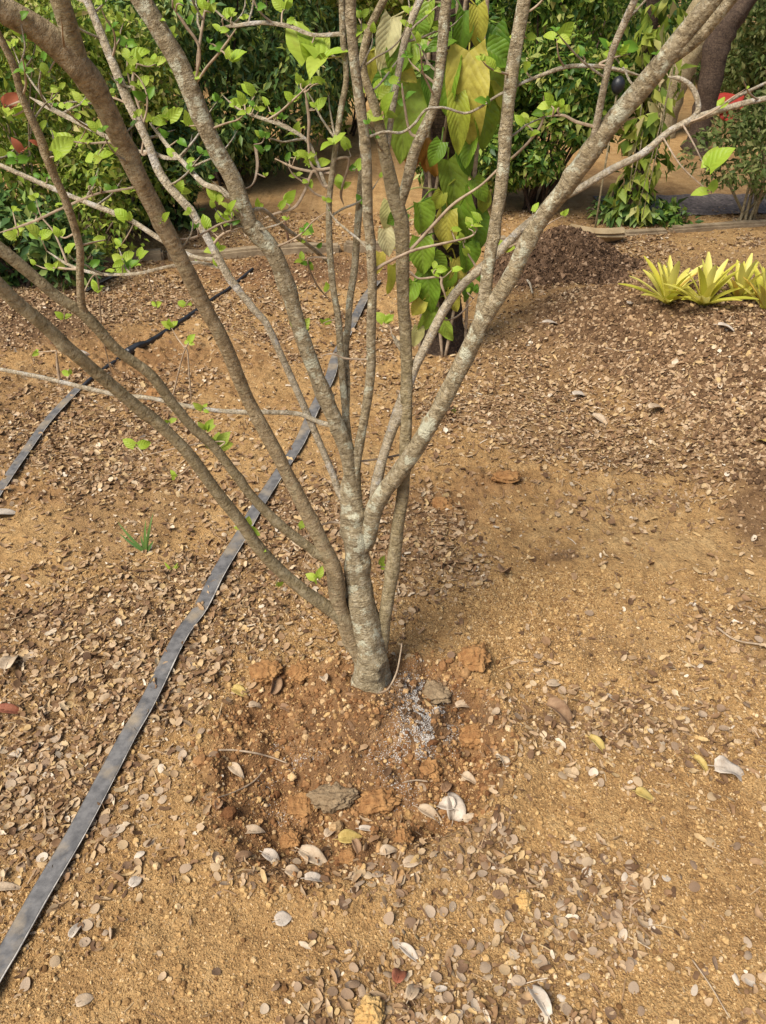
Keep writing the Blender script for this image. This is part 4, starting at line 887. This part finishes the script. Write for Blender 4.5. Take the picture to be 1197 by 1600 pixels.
def box(name, cx, cy, sx, sy, sz, rz, mat, z=None, rx=0, bev=.012, seed=0, amp=.01, parent=None, ry=0):
    bm = bmesh.new(); bmesh.ops.create_cube(bm, size=1)
    for v in bm.verts: v.co = Vector((v.co.x * sx, v.co.y * sy, (v.co.z + .5) * sz))
    ns = max(2, int(sx / .05))
    bmesh.ops.subdivide_edges(bm, edges=[e for e in bm.edges if abs((e.verts[0].co - e.verts[1].co).x) > sx * .9], cuts=ns)
    bmesh.ops.bevel(bm, geom=[e for e in bm.edges if len(e.link_faces) == 2 and e.calc_face_angle(0) > .5], offset=bev, segments=2, affect='EDGES')
    for v in bm.verts: v.co += Vector((0, amp * (float(vn(v.co.x * 5, v.co.z * 9, seed)) - .5), amp * 2 * (float(vn(v.co.x * 4 + 7, v.co.y * 9, seed + 1)) - .5)))
    me = bpy.data.meshes.new(name); bm.to_mesh(me); bm.free(); me.materials.append(M[mat]); o = link(bpy.data.objects.new(name, me), parent)
    o.location = (cx, cy, hz(cx, cy) - .03 if z is None else z); o.rotation_euler = (rx, ry, rz); return o
ke = math.atan(.15)
KE = empty('concrete_edging', (0, kerb_y(0), hz(0, kerb_y(0)))); tag(KE, 'low weathered concrete edging along the back of the soil bed', 'edging')
xk = -4.2; i = 0
while xk < 4.6:
    L_ = .98
    o = box('edging_block', xk + L_ / 2, kerb_y(xk + L_ / 2), L_, .07, .075 if xk < .5 else .05, ke + rnd.uniform(-.01, .01), 'concrete', seed=i, amp=.012)
    o.parent = KE; o.matrix_parent_inverse = Matrix.Translation(KE.location).inverted(); xk += L_ + .012; i += 1
sp = g(925, 380)
o = box('stone_slab', sp.x, sp.y - .0, .36, .2, .06, .1, 'stone', z=sp.z + .02, rx=R(-38), bev=.015, seed=9, amp=.05, ry=R(4)); tag(o, 'flat tan stone slab tilted against the edging behind the dark heap', 'slab')
def gravel():
    xs = np.linspace(1.45, 6.5, 140); ts = np.linspace(0, 1, 22); V = []
    for x in xs:
        for t in ts:
            y = 5.25 + .12 * x * .5 + (t - .5) * (.46 + .1 * float(vn(x * 3, 0, 3))) ; e = .012 * float(vn(x * 30, y * 30, 4)) * (1 - abs(2 * t - 1) ** 4)
            V.append((x, y, float(H(x, y)) + .006 + e))
    Fc = [(i * 22 + j, (i + 1) * 22 + j, (i + 1) * 22 + j + 1, i * 22 + j + 1) for i in range(139) for j in range(21)]
    tag(mesh('gravel_path', V, Fc, M['gravel']), kind='structure')
gravel()
ps = g(452, 393); V, Fc, U = tube([ps - Vector((0, 0, .05)), ps + Vector((0, 0, .06)), ps + Vector((-.012, 0, .17))], [.008, .008, .007], 8, .08)
tag(mesh('iron_stake', V, Fc, M['rustrod'], None, ps, True, U), 'short rusty stake standing at the edging between the left and middle stems', 'stake')
# ------------------------------------------------------------------ shrubs and trees behind
def foliage(lumps, per, L, mat, name, parent, org, flat_=.55, droop=.25, lw=.45, cut=None):
    Ps, Ds, Ns = [], [], []
    for (cx, cy, cz, rx, ry, rz) in lumps:
        n_ = int(per); d = rand_dirs(n_); rr = rng.uniform(.45, 1.05, n_) ** .6
        Ps.append(np.array([cx, cy, cz]) + d * rr[:, None] * np.array([rx, ry, rz]))
        D = d * .45 + rng.normal(size=(n_, 3)) * .65 + np.array([0, 0, -droop]); Ds.append(D)
        Ns.append(d * .95 + np.array([0, 0, flat_ * .9]) + rng.normal(size=(n_, 3)) * .5)
    Pa, Da, Na = map(np.concatenate, (Ps, Ds, Ns)); k = Pa[:, 2] > (H(Pa[:, 0], Pa[:, 1]) + .02)
    if cut is not None: k &= cut(Pa)
    Pa, Da, Na = Pa[k], Da[k], Na[k]; n_ = len(Pa); ll = L * rng.uniform(.6, 1.3, n_)
    V, Fc = scatter(LEAF2_V, LEAF2_F, Pa, frames(Da, Na), np.stack([ll * lw * rng.uniform(.8, 1.2, n_), ll, ll * .8], -1))
    return mesh(name, V, Fc, M[mat], parent, org, True)
def shrub(label, x, y, h, rx, ry, nl, per, L, mat, z0=.12, nst=7, name='shrub', group='shrubs behind the soil bed', stem_mat='barkdark', stem_r=.012, lr=.3, lw=.45, droop=.25, second=None):
    org = Vector((x, y, hz(x, y))); root = empty(name, org); tag(root, label, 'shrub', group)
    lumps = []
    for i in range(nl):
        a = rng.uniform(0, 6.28); rr = math.sqrt(rng.random()); t = rng.random()
        s_ = math.sqrt(max(.12, 1 - (1.75 * t - .75) ** 2)) if t > .45 else .75 + .5 * t
        lumps.append((x + rx * rr * s_ * math.cos(a), y + ry * rr * s_ * math.sin(a), org.z + z0 + (h - z0) * t, rx * lr * rng.uniform(.7, 1.3), ry * lr * rng.uniform(.7, 1.3), rx * lr * rng.uniform(.6, 1.1)))
    foliage(lumps, per, L, mat, 'foliage', root, org, droop=droop, lw=lw)
    if second: foliage(lumps, per * second[1] * .38, L * .8, second[0], 'new_growth', root, org, droop=droop, lw=lw)
    for i in range(nst):
        c = lumps[(i * 3) % nl]; a = rng.uniform(0, 6.28); b = org + Vector((math.cos(a), math.sin(a), 0)) * min(.1, rx * .15) - Vector((0, 0, .03))
        e = Vector(c[:3]); m = b.lerp(e, .5) + Vector((rng.normal() * .04, rng.normal() * .04, .06))
        pts = catmull([b, m, e], 6); V, Fc, U = tube(pts, np.linspace(stem_r, stem_r * .3, len(pts)), 7, .12, i)
        mesh('stem', V, Fc, M[stem_mat], root, org, True, U)
    return root
def sx_(px, Y, py=300): return atY(px, py, Y).x
shrub('light green small-leaved shrub cut by the left edge, its stems reaching the soil', sx_(10, 4.25), 4.4, 1.35, .62, .45, 34, 230, .05, 'hedgelight', .1, 22, stem_mat='twig', stem_r=.008, second=('hedgemid', .5))
shrub('light green leafy shrub with bare pale stems below, left of the dark glossy one', sx_(165, 4.75), 4.85, 1.15, .5, .4, 32, 210, .05, 'hedgelight', .08, 26, stem_mat='twig', stem_r=.008, second=('hedgemid', .6))
shrub('low light green shrub in front of the taller ones at the left', sx_(95, 4.2), 4.3, .52, .4, .25, 14, 150, .045, 'hedgelight', .03, 14, stem_mat='twig', stem_r=.007, lr=.35)
shrub('low dark green shrub on the soil at the left edge, under the light green one', sx_(-20, 3.85), 4.0, .4, .35, .25, 12, 260, .06, 'hedgedark', .02, 4, lr=.4)
shrub('small dark shrub on the soil behind the thickest left stem', sx_(255, 4.9), 5.05, .6, .36, .3, 16, 240, .06, 'hedgedark', .06, 7)
shrub('tall dark glossy green shrub behind the left stems', sx_(330, 5.9), 6.0, 1.75, .75, .6, 44, 270, .07, 'hedgedark', .1, 18, lw=.36, droop=.6, second=('hedgelight', .7))
shrub('dark green shrub with drooping narrow leaves behind the middle stems', sx_(455, 6.6), 6.9, 1.8, .62, .5, 30, 240, .08, 'hedgedark', .4, 12, lw=.32, droop=.8, second=('hedgelight', .55))
shrub('yellow-green shrub far behind the left shrubs, filling the top left corner', sx_(60, 6.6), 6.9, 1.9, .95, .5, 44, 330, .06, 'hedgelight', .1, 8, second=('hedgemid', .5))
shrub('yellowish green shrub seen between the upright middle stems', sx_(560, 7.4), 7.7, 1.7, .7, .5, 30, 300, .065, 'hedgelight', .1, 6)
shrub('dense mid-green shrub on dark stems right of the vine-covered trunk', sx_(845, 5.1), 5.3, 1.35, .5, .42, 32, 260, .055, 'hedgemid', .26, 16, second=('hedgelight', .9))
shrub('mid-green shrub close behind the vine-covered trunk', sx_(742, 4.9), 5.3, 1.35, .36, .35, 24, 300, .055, 'hedgemid', .12, 6, second=('hedgelight', .8))
shrub('sparse dull green shrub with a fan of thin bare stems near the right edge', sx_(1160, 5.0, 355), 5.0, .64, .40, .34, 22, 150, .042, 'hedgedull', .22, 11, stem_mat='barkolive', stem_r=.01)
shrub('dull green shrub behind the red scrap at the right edge', sx_(1235, 8.4, 150), 8.9, 1.0, .7, .5, 26, 260, .07, 'hedgedull', .2, 6)
shrub('dark green shrub behind the leaning branch, top right', sx_(930, 7.6, 80), 8.0, 1.7, .7, .5, 20, 220, .07, 'hedgemid', .5, 9, second=('hedgelight', .9))
shrub('small dark green shrub beside the far dark trunk, right of it', sx_(1150, 10.5, 110), 10.8, .9, .7, .5, 18, 240, .08, 'hedgedark', .1, 5)
shrub('low weedy green plant at the foot of the vine-covered stump', sx_(1042, 4.95, 350), 4.95, .14, .14, .1, 8, 40, .05, 'hedgemid', .01, 3, name='weed', lr=.4, group='weeds by the edging')
# vine covered stump
sbp = g(980, 345); ST = empty('vine_clad_stump', sbp); tag(ST, 'thin stump hung with yellow-green trailing vines behind the right branch', 'stump')
V, Fc, U = tube(catmull([sbp - Vector((0, 0, .05)), sbp + Vector((.02, 0, .3)), sbp + Vector((.0, .05, .62)), sbp + Vector((-.04, .05, .95)), sbp + Vector((-.08, .05, 1.3))], 6), np.linspace(.055, .03, 25), 10, .15, 8)
mesh('stump', V, Fc, M['barkdark'], ST, sbp, True, U)
for i in range(4):
    a = sbp + Vector((rng.uniform(-.1, .1), rng.uniform(-.15, .0), rng.uniform(.4, 1.1)));
    e = Vector((a.x + rng.uniform(-.08, .08), a.y - rng.uniform(.02, .1), sbp.z + rng.uniform(.02, .25)))
    pts = catmull([a, a.lerp(e, .4) + Vector((0, -.03, .02)), e], 6); V, Fc, U = tube(pts, np.linspace(.005, .002, len(pts)), 6, .2, i); mesh('vine_stem', V, Fc, M['barkolive'], ST, sbp, True, U)
foliage([(sbp.x + dx, sbp.y - .04, sbp.z + z, .13, .1, .11) for dx, z in ((.02, .12), (-.04, .22), (.05, .36), (0, .5), (-.03, .62), (.04, .78), (-.05, .95), (-.02, 1.1))], 55, .1, 'hedgelight', 'vine_foliage', ST, sbp, droop=1.2, lw=.5)
foliage([(sbp.x - .05, sbp.y - .02, sbp.z + .1, .18, .12, .1), (sbp.x + .1, sbp.y - .02, sbp.z + .07, .2, .12, .07)], 110, .08, 'hedgedark', 'base_foliage', ST, sbp, droop=.6)
# dark trees
def dark_tree(label, pts, name='tree', mat='barkdark', crown=None, limbs=()):
    B = pts[0][0]; org = Vector(B); root = empty(name, org); tag(root, label, 'tree')
    C = catmull([(*p, r) for p, r in pts], 8); V, Fc, U = tube([c[:3] for c in C], [c[3] for c in C], 16, .12, 4); mesh('trunk', V, Fc, M[mat], root, org, True, U)
    for lp in limbs:
        C = catmull([(*p, r) for p, r in lp], 6); V, Fc, U = tube([c[:3] for c in C], [c[3] for c in C], 12, .1, 6); mesh('limb', V, Fc, M[mat], root, org, True, U)
    if crown:
        cx, cy, cz, rr = crown; lumps = []
        for i in range(36):
            d = rand_dirs(1)[0]; q = rng.random() ** .5
            lumps.append((cx + d[0] * rr * q, cy + d[1] * rr * q, cz + d[2] * rr * .5 * q, rr * .25, rr * .25, rr * .18))
        foliage(lumps, 150, .13, 'hedgemid', 'crown', root, org)
    return root
tb = g(1086, 238)
dark_tree('dark upright tree trunk standing behind the far path, top right', [((tb.x, tb.y, tb.z - .1), .12), ((tb.x + .0, tb.y, tb.z + .1), .085), ((tb.x + .0, tb.y, .5), .085), ((tb.x + .02, tb.y + .05, .85), .1), ((tb.x + .25, tb.y + .15, 1.25), .1), ((tb.x + .75, tb.y + .3, 2.1), .1), ((tb.x + 1.1, tb.y + .4, 3.0), .08)],
          crown=(tb.x + 1.0, tb.y + .6, 3.9, 1.5), limbs=[[((tb.x + .05, tb.y + .05, .8), .07), ((tb.x - .1, tb.y + .25, 1.5), .06), ((tb.x - .3, tb.y + .5, 2.8), .04)]])
t2 = g(1038, 215)
dark_tree('grey-brown tree trunk leaning right beside the far dark trunk', [((t2.x - .05, t2.y + .15, t2.z - .1), .17), ((t2.x + .0, t2.y + .15, .35), .15), ((t2.x + .15, t2.y + .2, .8), .14), ((t2.x + .5, t2.y + .5, 1.6), .12), ((t2.x + .8, t2.y + .9, 3.2), .08)], mat='barkolive', crown=(t2.x + .8, t2.y + 1.2, 3.9, 1.3))
# trunk with big climbing vine
vb = g(690, 542); VT = empty('vine_clad_tree', vb); tag(VT, 'dark brown trunk behind the middle stems, carrying a climbing vine', 'tree')
tp = [((vb.x - .01, vb.y, vb.z - .06), .11), ((vb.x, vb.y, vb.z + .06), .088), ((vb.x - .01, vb.y + .02, .4), .08), ((vb.x - .02, vb.y + .03, .8), .085), ((vb.x - .02, vb.y + .04, 1.3), .085), ((vb.x + .02, vb.y + .06, 2.1), .08), ((vb.x + .05, vb.y + .1, 3.2), .06)]
C = catmull([(*p, r) for p, r in tp], 10); V, Fc, U = tube([c[:3] for c in C], [c[3] for c in C], 18, .14, 14); mesh('trunk', V, Fc, M['barkdark'], VT, vb, True, U)
lumps = []
for i in range(9):
    d = rand_dirs(1)[0]; lumps.append((vb.x + d[0] * 1.0, vb.y + .3 + d[1] * .8, 3.6 + d[2] * .5, .3, .3, .2))
foliage(lumps, 130, .13, 'hedgemid', 'crown', VT, vb)
VN = empty('climbing_vine', vb); tag(VN, 'climbing vine with large drooping yellow-green leaves on the dark trunk', 'vine')
for k in range(4):
    ph = k * 1.6; C = [(vb.x + math.cos(ph + z * 1.3) * .1, vb.y - .03 - abs(math.sin(ph + z)) * .08 + .02 * z, z) for z in np.linspace(vb.z, 1.9, 12)]
    V, Fc, U = tube(catmull(C, 4), np.full(45, .007), 7, .15, k); mesh('vine_stem', V, Fc, M['twig'], VN, vb, True, U)
VL = [  # px, py of the leaf base, length px, width px, tip direction in the picture (x, y down), material
 (733, 80, 140, 66, (-.04, 1), 'vineyellow', .17), (765, 92, 100, 52, (.25, 1), 'vinegreen', .12), (708, 95, 80, 44, (-.25, 1), 'vinegreen', .15), (714, 150, 84, 34, (.05, 1), 'vineyellow', .19), (752, 160, 70, 42, (.2, 1), 'vinegreen', .15), (770, 120, 60, 34, (.5, .8), 'vineyellow', .13), (738, 215, 44, 28, (-.3, 1), 'vinegreen', .16), (720, 235, 40, 26, (.4, 1), 'vinegreen', .14), (690, 300, 36, 22, (-.5, 1), 'vineyellow', .14), (740, 280, 40, 26, (.5, .9), 'vinegreen', .12), (752, 300, 34, 24, (.2, 1), 'vineyellow', .1), (676, 400, 36, 26, (.6, .8), 'vinegreen', .14), (640, 385, 34, 24, (-.5, .9), 'vinegreen', .14), (700, 455, 36, 24, (.5, 1), 'vineyellow', .12), (725, 440, 34, 24, (.3, 1), 'vinegreen', .1), (650, 30, 44, 28, (.3, 1), 'vinegreen', .18), (670, 5, 50, 30, (-.2, 1), 'vinegreen', .16), (775, 40, 60, 34, (.1, 1), 'vinegreen', .12), (790, 90, 60, 32, (.2, 1), 'vinegreen', .1), (760, 76, 50, 40, (.9, .5), 'vinegreen', .16), (612, 28, 68, 36, (-.22, 1), 'vinepale', .2), (596, 78, 58, 28, (.3, 1), 'vinepale', .2),
 (636, 130, 112, 66, (-.05, 1), 'vinegreen', .14), (655, 60, 52, 34, (-.5, 1), 'vinegreen', .2), (612, 120, 46, 32, (-.8, .7), 'vinegreen', .22), (625, 62, 56, 36, (-.15, 1), 'vinegreen', .2),
 (578, 80, 60, 20, (.1, 1), 'vineyellow', .14), (690, 222, 40, 26, (-.4, .8), 'vinegreen', .16), (608, 315, 46, 24, (-.1, 1), 'vinepale', .16), (655, 318, 48, 40, (.15, 1), 'vinegreen', .16), (632, 330, 34, 26, (-.6, .5), 'vinegreen', .18),
 (602, 358, 42, 26, (.15, 1), 'vinepale', .15), (660, 372, 56, 38, (.0, 1), 'vinegreen', .15), (668, 425, 66, 40, (.02, 1), 'vinegreen', .13), (716, 300, 92, 50, (.1, 1), 'vinegreen', .1), (700, 250, 76, 44, (.2, 1), 'vinegreen', .1), (728, 380, 48, 36, (.1, 1), 'vinegreen', .1),
 (712, 405, 60, 30, (.2, 1), 'vineyellow', .1), (740, 330, 60, 40, (.25, 1), 'vinegreen', .08), (700, 330, 60, 36, (-.1, 1), 'vineyellow', .12), (672, 480, 46, 26, (-.3, 1), 'vinegreen', .12), (654, 510, 34, 20, (-.2, 1), 'vinepale', .12), (690, 498, 40, 26, (.3, 1), 'vinegreen', .12),
 (660, 470, 30, 22, (-.6, 1), 'vineyellow', .14), (612, 415, 48, 18, (.05, 1), 'vineyellow', .12), (594, 395, 34, 18, (-.1, 1), 'vineyellow', .12), (620, 100, 40, 26, (.5, .6), 'vineyellow', .18), (706, 60, 46, 22, (-.9, .55), 'vinegreen', .18), (690, 40, 40, 18, (-.9, .5), 'vinegreen', .18),
 (668, 108, 56, 26, (.1, 1), 'vinegreen', .16), (745, 10, 60, 30, (.1, 1), 'vineyellow', .14), (725, 20, 70, 30, (-.1, 1), 'vinegreen', .14), (705, 420, 40, 24, (-.2, 1), 'vinegreen', .12), (646, 440, 40, 30, (-.5, 1), 'vinegreen', .14)]
for i, (px, py, lp, wp, dr, mt, off) in enumerate(VL):
    Yl = vb.y - off; a = atY(px, py, Yl); k = depth(a) / F
    e = atY(px + dr[0] * 20, py + dr[1] * 20, Yl - .012); d = (e - a).normalized() + Vector((0, 0, rnd.uniform(-.05, .15)))
    V, Fc = leaf_grid(lp * k * 1.05, wp * k * 1.1, rnd.uniform(.25, .6), rnd.uniform(.2, .6), .09 if 'yellow' in mt else .05, .6, 14, 8, i)
    nn = Vector((rnd.uniform(-.8, .8), -1, rnd.uniform(.1, .8)))
    W = place(V, a, d, nn); mb = MB(); mb.add(W, Fc, leaf_uv(14, 8))
    st = Vector((vb.x + rnd.uniform(-.07, .07), vb.y - .07, a.z + .02))
    Vt, Ft, Ut = tube(catmull([st, st.lerp(a, .5) + Vector((0, -.01, .03)), a], 5), np.linspace(.004, .0025, 11), 6, 0); mb.add(Vt, Ft, Ut)
    mb.build('leaf', M[mt], VN, vb)
for i, (px, py, lp, wp, dx) in enumerate([(664, 215, 60, 26, .1), (652, 225, 55, 20, -.2), (640, 225, 46, 22, .1), (672, 240, 44, 20, .3)]):
    a = atY(px, py, vb.y - .1); k = depth(a) / F; V, Fc = leaf_grid(lp * k, wp * k, .5, .9, .1, 0, 8, 4, i + 60)
    mesh('dying_leaf', place(V, a, (dx, -.1, -1), (rnd.uniform(-.5, .5), -1, .2)), Fc, M['vineorange'], VN, vb)

# black globe and red scrap in the far right
pb = atY(966, 133, 4.86); V, Fc = ico(3, 1, 0); GB = empty('garden_globe', (pb.x, pb.y, hz(pb.x, pb.y))); tag(GB, 'small round black globe on a thin post showing through leaves beside the leaning branch', 'globe')
mesh('globe', [(v[0] * .037, v[1] * .037, v[2] * .047 + pb.z - GB.location.z) for v in V], Fc, M['black'], GB)
V, Fc, U = tube([(0, 0, -.05), (0, 0, .3), (0, 0, pb.z - GB.location.z - .04)], [.006, .006, .005], 8, .05); mesh('post', V, Fc, M['barkolive'], GB)
pr = g(1128, 190); RS = empty('plastic_scrap', pr); tag(RS, 'red and white scrap of plastic lying right of the far dark trunk', 'scrap')
def sheet(cx, cy, w, h, seed):
    V = []; Fc = []
    for i in range(9):
        for j in range(9):
            x = (i / 8 - .5) * w + cx; y = (j / 8 - .5) * h + cy
            V.append((x, (j / 8 - .5) * .1 + .03 * float(vn(i * .7, j * .7, seed)), y + .05 * float(vn(i * .6 + 3, j * .6, seed + 2))))
    for i in range(8):
        for j in range(8): Fc.append((i * 9 + j, (i + 1) * 9 + j, (i + 1) * 9 + j + 1, i * 9 + j + 1))
    return V, Fc
for nm, a, mt in (('red_sheet', (.02, .16, .3, .1, 3), 'redplastic'), ('white_band', (.0, .10, .22, .035, 5), 'whiteplastic'), ('red_flap', (.03, .04, .13, .1, 7), 'redplastic')):
    V, Fc = sheet(*a); o = mesh(nm, V, Fc, M[mt], RS); so = o.modifiers.new('thickness', 'SOLIDIFY'); so.thickness = .004
# far growth: one uncountable mass closing the view
lumps = []
for i in range(300):
    x = rng.uniform(-13, 13); y = rng.uniform(9.3, 16) + abs(x) * .1; top = rng.uniform(1.2, 3.2)
    if 3.6 < x < 7.5 and y < 15.5: continue
    for z in np.arange(.15, top, .5): lumps.append((x + rng.normal() * .2, y + rng.normal() * .2, z, .55, .5, .4))
ln = len(lumps)
for nm, mt, sl in (('far_undergrowth', 'hedgemid', slice(0, ln // 2)), ('far_dark_growth', 'hedgedark', slice(ln // 2, ln))):
    o = foliage(lumps[sl], 75, .17, mt, nm, None, None, lw=.5)
    tag(o, {'far_undergrowth': 'mid-green undergrowth closing the view at the back', 'far_dark_growth': 'dark green growth mixed into the far undergrowth'}[nm], 'undergrowth', kind='stuff')

# ------------------------------------------------------------------ light
SUN_EL, SUN_AZ = R(55), R(-134)      # azimuth measured from +Y towards +X
w = bpy.data.worlds.new('World'); sc.world = w; w.use_nodes = True; nt = w.node_tree
sky = nt.nodes.new('ShaderNodeTexSky'); sky.sky_type = 'NISHITA'; sky.sun_disc = False; sky.sun_elevation = SUN_EL; sky.sun_rotation = SUN_AZ; sky.dust_density = 3; sky.air_density = 1; sky.ozone_density = .6
bg = nt.nodes['Background']; nt.links.new(sky.outputs[0], bg.inputs[0]); bg.inputs[1].default_value = .075
sd_ = bpy.data.lights.new('sun', 'SUN'); sd_.energy = 3.3; sd_.angle = R(30); sd_.color = (1, .94, .84)
so_ = link(bpy.data.objects.new('sun', sd_))
dirv = Vector((math.sin(SUN_AZ) * math.cos(SUN_EL), math.cos(SUN_AZ) * math.cos(SUN_EL), math.sin(SUN_EL)))
so_.rotation_euler = dirv.to_track_quat('Z', 'Y').to_euler(); so_.location = dirv * 20
vs_ = sc.view_settings; vs_.view_transform = 'Standard'; vs_.look = 'None'; vs_.exposure = 0.7; vs_.gamma = 1
